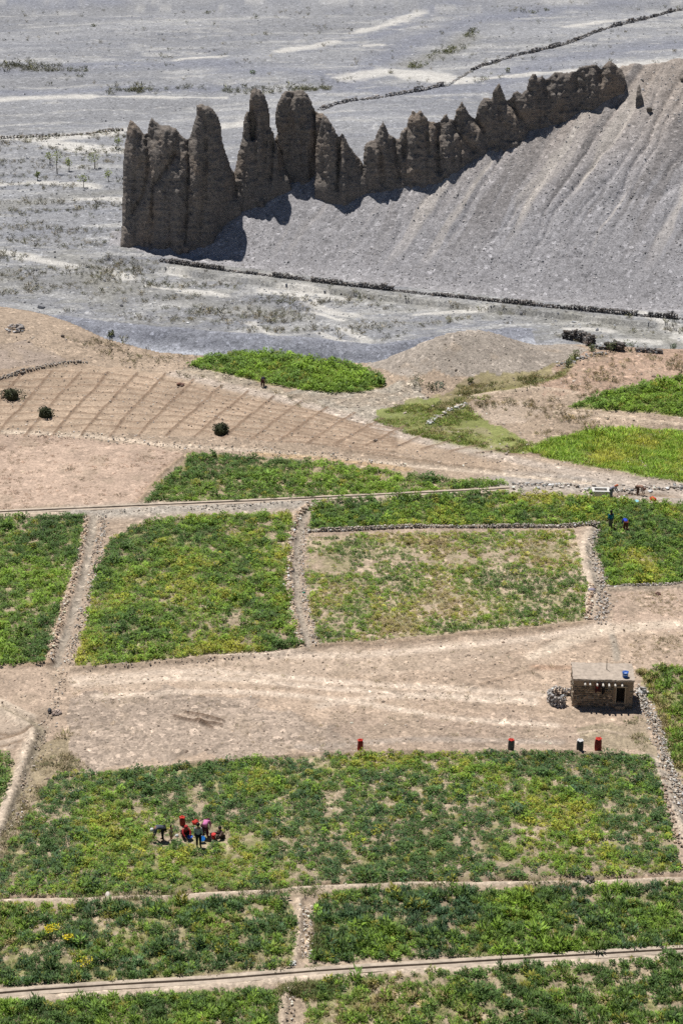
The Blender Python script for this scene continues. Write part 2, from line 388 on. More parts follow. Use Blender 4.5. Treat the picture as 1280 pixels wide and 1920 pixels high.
# soil zones, painted one over another: corners, colour, grit, raggedness of the edge in metres
ZONES = [
 ([(-700, 560), (-200, 545), (0, 570), (130, 605), (330, 655), (560, 662), (700, 680), (870, 590), (1060, 640), (1300, 655), (1900, 670), (1900, 960), (700, 960), (-700, 960)], (0.44, 0.35, 0.27), .55, .8),
 ([(560, 728), (720, 735), (780, 715), (800, 760), (720, 800), (640, 790), (520, 745)], (0.43, 0.39, 0.33), .8, 1.0),
 ([(330, 690), (420, 690), (560, 740), (700, 800), (600, 770), (460, 725)], (0.42, 0.365, 0.29), .7, 1.0),
 ([(690, 690), (760, 640), (870, 590), (1000, 590), (1060, 640), (1100, 665), (1040, 700), (960, 715), (850, 722), (740, 715)], (0.385, 0.345, 0.305), .5, .8),
 ([(1035, 700), (1080, 668), (1180, 655), (1400, 655), (1400, 720), (1240, 718), (1100, 752), (1020, 745)], (0.45, 0.325, 0.25), .5, 1.2),
 ([(880, 790), (930, 745), (1060, 765), (1180, 785), (1060, 810), (990, 835), (930, 820)], (0.46, 0.365, 0.28), .5, 1.2),
 ([(890, 770), (950, 752), (1010, 765), (1000, 790), (930, 795)], (0.56, 0.46, 0.37), .3, 1.2),
 ([(700, 770), (760, 750), (850, 752), (900, 770), (930, 800), (1010, 830), (960, 852), (850, 835), (760, 815), (705, 800)], (0.26, 0.30, 0.095), .15, 1.6),
 ([(800, 745), (900, 718), (1000, 705), (1050, 690), (1010, 722), (900, 748), (850, 765)], (0.33, 0.29, 0.16), .3, 1.0),
 ([(0, 600), (60, 592), (100, 640), (60, 680), (-200, 720), (-200, 600)], (0.45, 0.36, 0.28), .5, 1.0),
 ([(-300, 690), (60, 660), (130, 683), (60, 705), (-300, 760)], (0.40, 0.33, 0.28), .3, .6),
 ([(-300, 725), (130, 690), (240, 690), (330, 702), (460, 737), (600, 772), (760, 822), (880, 855), (960, 880), (930, 884), (760, 852), (560, 829), (420, 820), (200, 812), (-300, 800)], (0.47, 0.365, 0.275), .25, .4),
 ([(-300, 815), (100, 815), (350, 848), (262, 941), (0, 958), (-300, 968)], (0.55, 0.42, 0.335), .3, .5),
 ([(120, 1256), (300, 1243), (560, 1222), (700, 1210), (1100, 1172), (1170, 1150), (1400, 1120), (1400, 1250), (1190, 1250), (1180, 1420), (700, 1405), (350, 1428), (120, 1450), (80, 1400), (110, 1330)], (0.51, 0.40, 0.31), .45, .5),
 ([(130, 1256), (560, 1226), (900, 1200), (1020, 1200), (900, 1250), (600, 1275), (130, 1300)], (0.56, 0.45, 0.355), .35, 1.0),
 ([(120, 1310), (300, 1300), (560, 1330), (700, 1390), (350, 1425), (120, 1445)], (0.44, 0.36, 0.295), .6, 1.6),
 ([(590, 1345), (900, 1330), (1050, 1340), (1100, 1400), (700, 1405)], (0.49, 0.385, 0.305), .5, 1.6),
 ([(1140, 1110), (1500, 1095), (1500, 1190), (1160, 1180)], (0.53, 0.41, 0.325), .4, .8),
 ([(-200, 1256), (85, 1250), (100, 1300), (60, 1345), (0, 1325), (-200, 1310)], (0.53, 0.415, 0.325), .4, .6),
 ([(-200, 1335), (0, 1340), (60, 1365), (30, 1410), (-200, 1400)], (0.56, 0.46, 0.37), .2, .5),
 ([(80, 1400), (130, 1380), (140, 1440), (60, 1500), (20, 1600), (-60, 1680), (-60, 1640), (30, 1500)], (0.36, 0.30, 0.20), .4, .6),
 ([(1080, 1370), (1200, 1340), (1240, 1420), (1100, 1410)], (0.40, 0.335, 0.24), .4, .8),
 ([(-200, 1682), (640, 1662), (1400, 1643), (1400, 1658), (620, 1680), (540, 1690), (-200, 1700)], (0.50, 0.405, 0.30), .4, .3),
 ([(-200, 1855), (560, 1815), (1400, 1772), (1400, 1792), (560, 1848), (-200, 1900)], (0.46, 0.37, 0.28), .4, .3),
 ([(545, 1690), (600, 1690), (596, 1800), (555, 1805)], (0.44, 0.355, 0.27), .6, .3),
 ([(522, 1850), (575, 1845), (570, 2030), (522, 2030)], (0.40, 0.32, 0.24), .6, .3),
]
# painted and raised lines: photo points, half width m, height m, colour (None keeps the soil), smooth
TRACK = (0.63, 0.515, 0.41)
PALE, DUST, DARK, DITCH_GREY = (0.62, 0.51, 0.40), (0.55, 0.44, 0.335), (0.28, 0.205, 0.145), (0.35, 0.305, 0.25)  # the last is the grey brown of the ditches
LINES = [
 # main water channel path and its bank
 ([(-100, 966), (0, 964), (170, 958), (400, 950), (590, 940), (760, 931), (960, 919), (1110, 916)], .55, .18, PALE),
 ([(200, 968), (330, 962), (440, 955), (560, 946)], .45, .08, PALE), ([(600, 944), (760, 937), (960, 926), (1120, 924), (1290, 940)], .35, .1, DUST),
 ([(150, 962), (300, 957), (560, 943)], 1.2, 0, (0.40, 0.36, 0.31)),
 ([(960, 905), (1100, 908), (1290, 925)], 2.2, 0, (0.41, 0.365, 0.32)), ([(1120, 930), (1200, 926), (1300, 928)], .4, -.22, DARK),
 # left ridge and ditch
 ([(163, 972), (152, 1040), (135, 1105), (112, 1175), (95, 1243)], .42, .22, (0.53, 0.40, 0.295)),
 ([(176, 968), (165, 1040), (148, 1110), (126, 1180), (106, 1245)], .32, -.16, DITCH_GREY),
 ([(95, 1243), (60, 1247), (-100, 1253)], .28, .2, (0.36, 0.26, 0.18)),  # lower edge of the left field, bank shade put into its colour
 # middle ridge and ditch
 ([(585, 945), (560, 965), (549, 1010), (543, 1080), (547, 1130), (556, 1170), (570, 1215)], .40, .2, (0.54, 0.41, 0.30)),
 ([(590, 943), (568, 968), (558, 1020), (555, 1080), (560, 1140), (572, 1190), (584, 1218)], .30, -.18, DITCH_GREY),
 # right ridge, ditch and path
 ([(1110, 994), (1098, 1020), (1094, 1045), (1106, 1080), (1108, 1105), (1100, 1150)], .5, .18, PALE),
 ([(1118, 992), (1106, 1020), (1106, 1045), (1118, 1085), (1120, 1110)], .3, -.16, DITCH_GREY),
 # lower edges of the fields: earth banks facing the viewer, their shade put into the colour
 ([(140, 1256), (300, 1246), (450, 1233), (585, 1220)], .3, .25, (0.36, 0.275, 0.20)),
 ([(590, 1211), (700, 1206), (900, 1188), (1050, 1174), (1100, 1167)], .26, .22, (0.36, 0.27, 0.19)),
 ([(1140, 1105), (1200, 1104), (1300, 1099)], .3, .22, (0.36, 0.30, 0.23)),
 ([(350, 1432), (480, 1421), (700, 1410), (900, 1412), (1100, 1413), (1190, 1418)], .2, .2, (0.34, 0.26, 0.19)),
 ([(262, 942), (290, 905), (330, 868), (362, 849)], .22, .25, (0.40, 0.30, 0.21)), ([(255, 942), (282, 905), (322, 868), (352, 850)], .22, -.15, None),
 # paths at the left edge
 ([(-60, 1322), (0, 1332), (40, 1352), (64, 1370), (58, 1400), (38, 1450), (18, 1510), (0, 1560), (-30, 1640)], .42, .28, PALE),
 ([(-60, 1308), (0, 1325), (50, 1348), (75, 1372), (68, 1408), (50, 1455), (32, 1510), (10, 1570)], .3, -.2, (.26, .22, .16)),
 ([(-60, 1300), (0, 1318), (60, 1345)], .3, .25, PALE),
 ([(0, 1385), (35, 1375), (62, 1366)], .15, -.12, DARK), ([(-20, 1372), (25, 1378)], .12, -.1, DARK), ([(5, 1400), (40, 1390)], .12, -.1, DARK),
 # right path below the hut
 ([(1205, 1422), (1228, 1430), (1248, 1465), (1265, 1510), (1290, 1580)], .42, .16, PALE), ([(1218, 1420), (1240, 1440), (1262, 1490), (1295, 1560)], .3, -.15, DITCH_GREY),
 ([(1222, 1440), (1250, 1440)], .12, -.1, DARK), ([(1205, 1467), (1250, 1458)], .12, -.1, DARK),
 # the two lower channels
 ([(-100, 1694), (200, 1683), (420, 1676), (620, 1664), (900, 1655), (1400, 1643)], .22, .12, PALE), ([(-100, 1688), (300, 1676), (620, 1660), (900, 1651), (1400, 1640)], .18, -.2, DARK),
 ([(-100, 1876), (200, 1858), (560, 1832), (900, 1812), (1400, 1784)], .40, .08, PALE),
 ([(560, 1690), (562, 1720), (556, 1770), (552, 1805)], .2, .2, DUST), ([(570, 1690), (575, 1740), (570, 1800)], .2, -.2, None),
 ([(535, 1860), (530, 1900), (526, 1960)], .22, .2, DUST),
 # fallow field marks
 ([(875, 1293), (910, 1280), (960, 1265), (1005, 1252)], .16, .14, (0.40, 0.30, 0.22)), ([(328, 1343), (362, 1351), (414, 1358)], .15, .2, (.15, .10, .07)), ([(350, 1335), (385, 1342), (418, 1351)], .13, .2, (.15, .10, .07)),
 ([(374, 1352), (398, 1364)], .13, .18, (.15, .10, .07)), ([(1000, 1250), (1070, 1252)], .3, .05, (0.40, 0.27, 0.19)), ([(1145, 1180), (1150, 1205), (1156, 1235)], .25, .06, (0.36, 0.31, 0.25)),
 ([(1180, 1380), (1130, 1370), (1060, 1380)], .1, .06, DUST), ([(140, 1272), (400, 1260), (700, 1282), (1020, 1300)], .35, -.04, TRACK), ([(140, 1282), (400, 1272), (700, 1296), (1000, 1316)], .3, -.04, TRACK), ([(600, 1322), (760, 1302), (1000, 1312)], .35, 0, TRACK), ([(180, 1306), (420, 1296), (640, 1312), (860, 1345), (1040, 1360)], .3, 0, TRACK), ([(420, 1230), (700, 1225), (1000, 1195), (1140, 1170)], .4, 0, TRACK),
 ([(880, 1340), (960, 1325), (1040, 1335)], .25, .05, (0.42, 0.32, 0.24)), ([(560, 1400), (800, 1385), (1050, 1392)], .3, 0, (0.40, 0.33, 0.27)),
 ([(1000, 1230), (1140, 1180), (1400, 1165)], .6, 0, PALE),
 # tracks of the upper slopes
 ([(-100, 806), (60, 812), (200, 820), (330, 836), (480, 846), (650, 862), (800, 874), (920, 886), (1110, 905)], .35, -.1, PALE),
 ([(-100, 742), (0, 712), (90, 690), (150, 682)], .3, .3, (0.34, 0.27, 0.20)), ([(330, 700), (480, 735), (620, 772), (760, 818), (900, 848), (1060, 880), (1290, 925)], .7, .0, (0.50, 0.42, 0.35)),
 ([(940, 884), (800, 866), (640, 846)], .15, .22, DARK), ([(480, 852), (620, 862), (760, 880)], .5, 0, (0.46, 0.33, 0.2)),
 ([(800, 772), (842, 752), (890, 736), (960, 722), (1040, 705), (1062, 690), (1076, 672)], .35, -.15, (0.24, 0.22, 0.10)),
 ([(1040, 772), (1120, 778), (1200, 788), (1320, 802)], .3, .18, DUST), ([(880, 740), (1000, 728), (1080, 738)], .3, .15, DUST),
 ([(805, 795), (850, 768), (870, 760)], .3, .1, (0.5, 0.47, 0.42)),
]
# ploughed basins of the upper field, the shade of their bunds painted dark
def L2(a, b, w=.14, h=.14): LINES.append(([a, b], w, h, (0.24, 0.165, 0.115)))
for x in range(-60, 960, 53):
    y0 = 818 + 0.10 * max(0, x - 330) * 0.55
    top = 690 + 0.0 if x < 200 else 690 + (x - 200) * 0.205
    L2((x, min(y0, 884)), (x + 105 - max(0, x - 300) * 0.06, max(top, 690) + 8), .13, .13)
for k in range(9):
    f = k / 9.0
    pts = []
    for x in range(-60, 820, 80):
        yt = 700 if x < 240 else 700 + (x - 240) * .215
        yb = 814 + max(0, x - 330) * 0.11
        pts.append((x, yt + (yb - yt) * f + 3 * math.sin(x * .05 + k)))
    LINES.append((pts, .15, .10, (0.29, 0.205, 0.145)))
# the concrete-lined channels: depth is cut in the earth
CHANNELS = [[(-100, 970), (0, 962), (170, 956), (400, 947), (590, 937), (760, 929), (900, 922), (965, 917)],
            [(-140, 1880), (0, 1865), (200, 1850), (420, 1838), (620, 1823), (900, 1806), (1280, 1782), (1420, 1773)]]
# pale silt on the gravel plain: points, half width m
SILT = [([(0, 186), (60, 184), (165, 183)], 2.6), ([(160, 184), (240, 180), (420, 183)], 1.2), ([(0, 255), (120, 256), (230, 246)], 2.0), ([(385, 242), (430, 237), (455, 232)], 2.4),
        ([(0, 258), (120, 258), (222, 250)], 2.2), ([(335, 114), (420, 106)], 1.5), ([(530, 97), (575, 88), (622, 78)], 2.6), ([(440, 10), (505, 8)], 2.2), ([(675, 55), (740, 40), (800, 20)], 2.4),
        ([(650, 145), (720, 135), (800, 138), (850, 150)], 4.0), ([(760, 142), (830, 150), (890, 148)], 3.0), ([(890, 150), (1000, 140), (1090, 132)], 2.0), ([(1065, 52), (1140, 42)], 1.8), ([(1160, 124), (1220, 118), (1300, 110)], 3.0),
        ([(690, 85), (712, 83)], 1.6), ([(80, 262), (150, 275), (235, 285)], 3.0), ([(100, 272), (180, 282)], 3.0), ([(0, 350), (80, 345), (180, 352)], 1.5), ([(150, 375), (225, 375)], 2.0),
        ([(0, 470), (60, 482)], 1.2), ([(40, 485), (140, 500)], 1.3), ([(200, 506), (245, 522)], 1.2), ([(340, 545), (420, 552)], 1.0), ([(490, 545), (560, 556), (610, 580), (660, 590)], 1.3), ([(555, 543), (640, 562)], 1.4), ([(600, 630), (650, 646)], .9), ([(590, 582), (640, 600)], .8),
        ([(470, 605), (505, 630), (540, 640)], .8), ([(520, 534), (600, 545)], .7), ([(1180, 575), (1240, 605), (1290, 640)], 1.0), ([(280, 535), (380, 548)], .8), ([(640, 620), (690, 640)], .9), ([(1060, 620), (1140, 625)], .9), ([(780, 590), (900, 580)], .8), ([(320, 510), (350, 520)], .9), ([(1150, 640), (1230, 640)], 1.0)]
GREYBAND = [([(-60, 0), (100, 8), (220, 0)], 2.5), ([(0, 130), (200, 122), (420, 120)], 2.5), ([(430, 133), (560, 133), (650, 150)], 3.0), ([(640, 170), (760, 85), (880, 40), (1000, 20)], 3.0), ([(0, 172), (200, 168), (420, 165)], 2.0),
            ([(700, 70), (800, 20), (860, 0)], 2.0), ([(960, 35), (1100, 10), (1200, 0)], 2.5), ([(60, 520), (200, 545), (420, 560), (600, 580)], 1.2), ([(720, 170), (900, 165), (1060, 110), (1280, 85)], 4.0), ([(0, 580), (-100, 560)], 2.0)]
BRUSH_SOIL = [([(0, 390), (120, 372), (230, 360)], 2.0), ([(0, 520), (120, 530), (260, 545), (420, 565), (560, 590)], 2.2), ([(120, 480), (190, 520), (200, 550)], 2.0), ([(330, 500), (500, 520), (700, 560), (950, 590), (1280, 640)], 1.6), ([(0, 125), (100, 128)], 1.4), ([(760, 120), (840, 95), (880, 70)], 2.2), ([(1080, 600), (1280, 640)], 2.2)]

print('land: grid')
cols = np.concatenate([np.linspace(-3600, -260, 40)[:-1], np.linspace(-260, 1540, 720), np.linspace(1540, 4880, 41)[1:]])
# rows: nearest first; denser in plan where the scree stands up towards the viewer
rows = np.concatenate([np.linspace(4200, 2020, 40)[:-1], np.arange(2020, 700, -2.05), np.arange(700, 600, -1.6), np.arange(600, 395, -1.05), np.arange(395, 250, -1.3), np.arange(250, -30, -1.7), np.linspace(-30, -560, 60)[1:]])
PX, PY = np.meshgrid(cols, rows)
uu = (PX - 640) / F; vv = (PY - 960) / F
tt = CH / np.maximum(SP + vv * CP, 1e-3)
GX = uu * tt; GY = (CP - vv * SP) * tt
del uu, vv, tt
gshape = GX.shape; X = GX.ravel(); Y = GY.ravel(); del GX, GY
Z = coarse(X, Y)
NEAR = Y < np.interp(X, BR[:, 0], BR[:, 1]) + 1.0
onriv = ~NEAR
dw = dwall(X, Y)
hillz = np.where((dw > -1), Z - RIV, 0) * (X > WL[0, 0] - 1.5)
yc = np.interp(X, CRB[:, 0], CRB[:, 1]); zc = np.maximum(TAN * dwall(X, yc), 0.01)
SCREE = onriv & (dw > 0) & (hillz > 0.05)
# --- broad relief
Z = Z + np.where(NEAR, 0.35 * (fbm(X / 14, Y / 14, 3, 5) - .5) + 0.10 * (fbm(X / 1.3, Y / 1.3, 3, 6) - .5), 0)
fl = fbm((X + .5 * Y) / 40, (Y - 0.25 * X) / 13, 4, 21)
Z = Z + np.where(onriv & ~SCREE, 1.5 * (fl - .5) + .35 * (fbm(X / 3.0, Y / 2.2, 3, 22) - .5), 0) * sstep(0, 10, np.abs(dw))
# --- scree gullies: ribs that run down the slope towards the lower left
al = X * math.cos(TILT) - (Y - WL[0, 1]) * math.sin(TILT)
hf = np.clip(hillz / zc, 0, 1.2)
q = al - 0.22 * dw + 1.6 * (fbm(X / 9, Y / 9, 3, 31) - .5)
q = q + 1.3 * (fbm(X / 3.2, Y / 6, 3, 35) - .5)
gul = 1.0 - .9 * np.exp(-np.abs(fbm(q / 7.5, dw / 40, 3, 32) - .5) / .035) - .55 * np.exp(-np.abs(fbm(q / 2.6, dw / 24, 3, 33) - .5) / .05)
env = sstep(0.10, 0.6, hf) * sstep(-6, 22, X) * 0.85 + 0.18 * sstep(.02, .3, hf)
Z = Z + np.where(SCREE, (gul - .5) * .62 * env + .14 * (fbm(X / 1.5, Y / 1.5, 3, 34) - .5), 0)
# --- colours
C = np.empty((len(X), 3)); grit = np.full(len(X), .5)
C[:] = TAN_SOIL
def paint(mask, col, g=None, k=1.0):
    C[mask] = C[mask] * (1 - k) + np.array(col) * k if np.isscalar(k) else C[mask] * (1 - k[:, None]) + np.array(col) * k[:, None]
    if g is not None: grit[mask] = g
GREY = np.array((0.278, 0.281, 0.295))
nz = fbm(X / 10, Y / 4, 4, 41)
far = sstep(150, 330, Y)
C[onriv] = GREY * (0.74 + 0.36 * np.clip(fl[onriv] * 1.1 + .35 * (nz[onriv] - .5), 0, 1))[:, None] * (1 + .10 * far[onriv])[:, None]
grit[onriv] = .5
# thin pale and dark threads of the braided channels
th = fbm((X + .3 * Y) / 26 + 2 * nz, (Y - .18 * X) / 3.2, 4, 43)
k = sstep(.60, .70, th); m = onriv & ~SCREE & (k > 0); paint(m, (.44, .435, .425), None, .6 * k[m])
k = sstep(.42, .34, th); m = onriv & ~SCREE & (k > 0); paint(m, (.225, .232, .258), None, .6 * k[m])
wx = 1.5 * (fbm(X / 5, Y / 5, 3, 44) - .5); wy = 3.0 * (fbm(X / 5, Y / 5, 3, 45) - .5)
lower = onriv & (dw < 2)
pt = fbm(X / 3.5, Y / 1.7, 4, 46); k = sstep(.575, .66, pt); m = lower & (k > 0); paint(m, (.40, .395, .385), None, .6 * k[m])
k = sstep(.45, .36, pt); m = lower & (k > 0); paint(m, (.26, .255, .235), None, .5 * k[m])
for px, w in GREYBAND:
    d, _ = polydist(X + wx, Y + wy * 1.4, smooth_line(px, 4), w * 4); k = np.exp(-(d / (w * 1.4)) ** 2) * (onriv & ~SCREE); m = k > .02
    paint(m, (.215, .225, .268), None, .75 * k[m])
for px, w in BRUSH_SOIL:
    d, _ = polydist(X + wx, Y + wy, smooth_line(px, 4), w * 4); k = np.exp(-(d / (w * 1.3)) ** 2) * onriv; m = k > .02
    paint(m, (.27, .26, .225), None, .5 * k[m])
for px, w in SILT:
    d, _ = polydist(X + wx * .6, Y + wy * .5, smooth_line(px, 4), w * 3)
    k = sstep(1.25, .35, d / w * (0.35 + 1.7 * fbm(X / 2.4, Y / 1.1, 5, 47))) * (onriv & ~SCREE); m = k > .02
    paint(m, (.57, .55, .515), .25, .9 * k[m])
# river bank: darker washed gravel with paler silt along its foot
yk = np.interp(X, BK[:, 0], BK[:, 1]); yb = np.interp(X, BR[:, 0], BR[:, 1])
band = onriv & (Y < yk + .5) & (Y > yb - 2) & (X < 22)
paint(band, (.235, .245, .285), .6, .85); Z = Z + np.where(band, .5 * (fbm(X / 6 + Y / 9, Y / 1.6, 3, 49) - .5), 0)
kk = sstep(2.0, 4.0, yk - Y + 1.2 * (fbm(X / 5, Y / 3, 3, 48) - .5)); m = band & (kk > 0); paint(m, (.43, .445, .49), None, .9 * kk[m])
th2 = fbm((X + .35 * Y) / 17 + 3 * nz, (Y - .22 * X) / 1.5, 3, 143); k = sstep(.60, .68, th2) * sstep(.46, .56, nz); m = onriv & ~SCREE & (k > 0) & ~band; paint(m, (.47, .46, .44), None, .5 * k[m])
# scree: grey stones below, brown earth near the top right, pale sandy runs
sc = np.array((.345, .335, .345)) * (0.86 + .28 * fbm(X / 6, Y / 6, 4, 51))[:, None]
hb = sstep(.42, 1.0, hf + .35 * (fbm(q / 5, dw / 30, 3, 52) - .5)) * sstep(-5, 40, X)
sc = sc * (1 - hb[:, None]) + np.array((.37, .32, .28)) * hb[:, None]
C[SCREE] = sc[SCREE]; grit[SCREE] = .55
run = fbm(q / 1.9, dw / 26, 3, 53); k = sstep(.57, .67, run) * env * sstep(.1, .3, hf) * sstep(.98, .75, hf); m = SCREE & (k > .01); paint(m, (.52, .475, .43), .3, .8 * k[m])
k = sstep(.40, .30, run) * env; m = SCREE & (k > .01); paint(m, (.22, .205, .20), None, .75 * k[m])
del sc, run, hb
# --- near soils
wx = 2 * (fbm(X / 2.4, Y / 2.4, 4, 61) - .5); wy = 2 * (fbm(X / 2.4, Y / 2.4, 4, 62) - .5)
print('land: zones')
for px, col, g, rag in ZONES:
    poly = plane(px, 0)
    m = inside(X + wx * rag, Y + wy * rag * 1.6, poly) & NEAR
    paint(m, col, g, .9)
CROPSOIL = {'lens': (.27, .29, .10), 'rt': (.27, .29, .10), 'lime': (.24, .32, .07), 'tri': (.45, .36, .25), 'sparse': (.55, .44, .33), 'strip': (.38, .32, .20)}
for k_, poly in FW.items():
    m = inside(X + wx * .5, Y + wy * .6, poly) & NEAR
    paint(m, CROPSOIL.get(k_, (.43, .35, .25)), .35, .9)
    if k_ not in ('lens', 'rt', 'lime'):
        xm, ym = X[m], Y[m]; kw = sstep(.42, .62, .5 * fbm(xm / 2.6, ym / 2.6, 3, 68) + .5 * fbm(xm / .55, ym / .55, 2, 69)) * (.75 if k_ != 'sparse' else .45)
        paint(m, (.255, .265, .105), None, kw)
mott = fbm(X / 5, Y / 5, 5, 63); sm = fbm(X / .8, Y / .8, 3, 64); sp_ = fbm(X / 9, Y / 2.2, 4, 65)
C[NEAR] *= (0.50 + 0.42 * mott[NEAR] + 0.14 * sm[NEAR] + .28 * sp_[NEAR])[:, None] * np.array((.975, .955, .93))
# pinkish and greenish stains of dry weeds on the fallow ground
k = sstep(.58, .72, fbm(X / 2.2, Y / 2.2, 4, 66)); m = NEAR & (k > 0); paint(m, (.37, .29, .215), None, .45 * k[m])
# --- lines
print('land: lines')
jag = 0.6 + 0.8 * fbm(X / 1.1, Y / 1.1, 3, 71)
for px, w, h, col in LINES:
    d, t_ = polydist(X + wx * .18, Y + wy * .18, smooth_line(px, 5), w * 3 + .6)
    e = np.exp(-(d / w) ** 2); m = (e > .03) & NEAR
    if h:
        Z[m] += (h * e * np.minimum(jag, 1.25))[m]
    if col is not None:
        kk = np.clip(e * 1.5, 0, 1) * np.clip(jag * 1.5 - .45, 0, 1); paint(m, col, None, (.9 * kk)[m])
CHW = [smooth_line(c, 6) for c in CHANNELS]
for c, wd_ in zip(CHW, (.16, .13)):
    d, _ = polydist(X, Y, c, 2.5)
    Z -= 0.36 * sstep(wd_ + .18, wd_, d)
print('land: mesh')
nr, nc = gshape
ii = (np.arange(nr - 1)[:, None] * nc + np.arange(nc - 1)[None]).ravel()
Fq = np.stack([ii, ii + 1, ii + nc + 1, ii + nc], 1)
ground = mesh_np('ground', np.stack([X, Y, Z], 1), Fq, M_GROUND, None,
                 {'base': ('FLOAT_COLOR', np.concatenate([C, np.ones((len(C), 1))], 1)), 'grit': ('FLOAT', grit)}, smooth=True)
tag(ground, 'valley floor of tan fallow fields and grey river gravel', None, None, 'structure')
GZ = Z.reshape(gshape).copy()
del Z, C, grit, q, gul, env, hf, jag, wx, wy, mott, sm, sp_, Fq, X, Y

def gz(x, y):
    """height of the finished ground at plan positions (bilinear in the ground grid)"""
    x = np.atleast_1d(np.asarray(x, float)); y = np.atleast_1d(np.asarray(y, float))
    # invert plane projection at z=0
    t = y * CP + CH * SP                                  # depth along the optical axis
    v = (CH * CP - y * SP) / t
    u = x / t
    px = 640 + u * F; py = 960 + v * F
    ci = np.interp(px, cols, np.arange(nc)); ri = np.interp(-py, -rows, np.arange(nr))
    c0 = np.clip(np.floor(ci).astype(int), 0, nc - 2); r0 = np.clip(np.floor(ri).astype(int), 0, nr - 2)
    fc = ci - c0; fr = ri - r0
    return (GZ[r0, c0] * (1 - fr) * (1 - fc) + GZ[r0 + 1, c0] * fr * (1 - fc) + GZ[r0, c0 + 1] * (1 - fr) * fc + GZ[r0 + 1, c0 + 1] * fr * fc)
def at(px, py):
    p = hit([(px, py)])[0]
    return Vector((p[0], p[1], float(gz(p[0], p[1])[0])))

# ================================================================== ROCK SPIRES
print('spires')
def spire(name, label, outline, base, creases, deep=1.3, off=3.2, group=None, step=1.6, rag=.9, seed=0, cap=5.5):
    """a wall of eroded rock: its outline stands upright over the foot line, swelling out to front and back"""
    O = np.array(outline, float); B = np.array(base, float)
    # ragged outline
    pts = []
    for i in range(len(O) - 1):
        n = max(1, int(np.hypot(*(O[i + 1] - O[i])) / 3))
        for k in range(n): pts.append(O[i] + (O[i + 1] - O[i]) * k / n)
    pts.append(O[-1]); P = np.array(pts)
    P[1:-1] += rng.normal(0, rag * .5, (len(P) - 2, 2))
    sink = 26
    x0, x1 = P[:, 0].min(), P[:, 0].max()
    bx = np.interp
    xs = np.arange(x0 - 1, x1 + 1 + step, step)
    y0 = P[:, 1].min() - 2; y1 = max(B[:, 1].max(), P[:, 1].max()) + sink + 2
    ys = np.arange(y0, y1, step)
    PXg, PYg = np.meshgrid(xs, ys)
    foot = np.interp(xs, B[:, 0], B[:, 1])
    poly = np.vstack([P, [(x1, P[-1, 1] + 200)], [(x0, P[0, 1] + 200)]])
    ins = inside(PXg, PYg, poly) & (PYg < foot[None] + sink)
    # distance in metres to the outline and to the creases
    fy = foot.mean(); Cw = front_plane_hit([(float(x), float(np.interp(x, B[:, 0], B[:, 1]))) for x in np.linspace(x0, x1, 24)])
    Cy = np.interp(xs, np.linspace(x0, x1, 24), Cw[:, 1]); Cy = Cy + off
    kern = np.ones(31) / 31; Cy = np.convolve(np.pad(Cy, 15, mode='edge'), kern, 'valid')
    ppm = F / (Cy.mean() * CP + CH * SP * .9)
    D, _ = polydist(PXg, PYg, P, 400); D = D / ppm
    cr = np.zeros(PXg.shape)
    for (c, wpx, dep) in creases:
        d, _ = polydist(PXg + 5 * (fbm(PXg / 9, PYg / 14, 2, seed + 3) - .5), PYg, np.array(c, float), 60); cr = np.maximum(cr, dep * np.exp(-d / wpx))
    n1 = fbm(PXg / 26, PYg / 60, 4, seed + 1) - .5; n2 = fbm(PXg / 7, PYg / 9, 3, seed + 2) - .5; n3 = fbm(PXg / 60, PYg / 5.0, 3, seed + 5) - .5
    body = deep * np.sqrt(np.maximum(D, 0)); body = cap * np.tanh(body / cap)
    edge = np.clip(D / .5, 0, 1)
    below = np.clip((PYg - y0) / 200, 0, 1.5)
    n4 = fbm(PXg / 8, PYg / 150, 2, seed + 7) - .5
    df = body - .8 * cr * edge + (1.2 * n1 + .6 * n2 + .2 * n3 + .4 * n4) * edge + .6 * below * edge
    db = body * .9 + (1.6 * (fbm(PXg / 26, PYg / 60, 4, seed + 11) - .5) + .7 * (fbm(PXg / 7, PYg / 9, 3, seed + 12) - .5)) * edge
    near = sstep(46, 4, foot[None] - PYg); df = df * (1 - near) + np.maximum(df, off + .35 + .5 * n1) * near
    df = np.maximum(df, .03); db = np.maximum(db, .03)
    u = (PXg - 640) / F; v = (PYg - 960) / F
    def ray_at(Yq):
        t = Yq / (CP - v * SP)
        return np.stack([u * t, Yq, CH - (SP + v * CP) * t], -1)
    mid = ray_at(np.repeat(Cy[None], len(ys), 0))
    # the back falls away behind the crest, so the tips stay sharp
    Vf = ray_at(mid[..., 1] - df); Vb = ray_at(mid[..., 1] + db); Vb[..., 2] -= .12 * db
    nr_, nc_ = PXg.shape
    q = ins[:-1, :-1] & ins[1:, :-1] & ins[:-1, 1:] & ins[1:, 1:]
    r, c = np.nonzero(q)
    a = r * nc_ + c
    Ff = np.stack([a, a + nc_, a + nc_ + 1, a + 1], 1); N = nr_ * nc_
    Fb = Ff[:, ::-1] + N
    # close the rim between front and back
    rim = []
    for dr, dc, e0, e1 in ((-1, 0, (0, 0), (0, 1)), (1, 0, (1, 1), (1, 0)), (0, -1, (1, 0), (0, 0)), (0, 1, (0, 1), (1, 1))):
        qq = np.zeros_like(q); 
        sh = np.pad(q, 1)[1 + dr:1 + dr + q.shape[0], 1 + dc:1 + dc + q.shape[1]]
        rr, cc = np.nonzero(q & ~sh)
        i0 = (rr + e0[0]) * nc_ + cc + e0[1]; i1 = (rr + e1[0]) * nc_ + cc + e1[1]
        rim.append(np.stack([i0, i1, i1 + N, i0 + N], 1))
    Fa = np.concatenate([Ff, Fb] + rim)
    V = np.concatenate([Vf.reshape(-1, 3), Vb.reshape(-1, 3)])
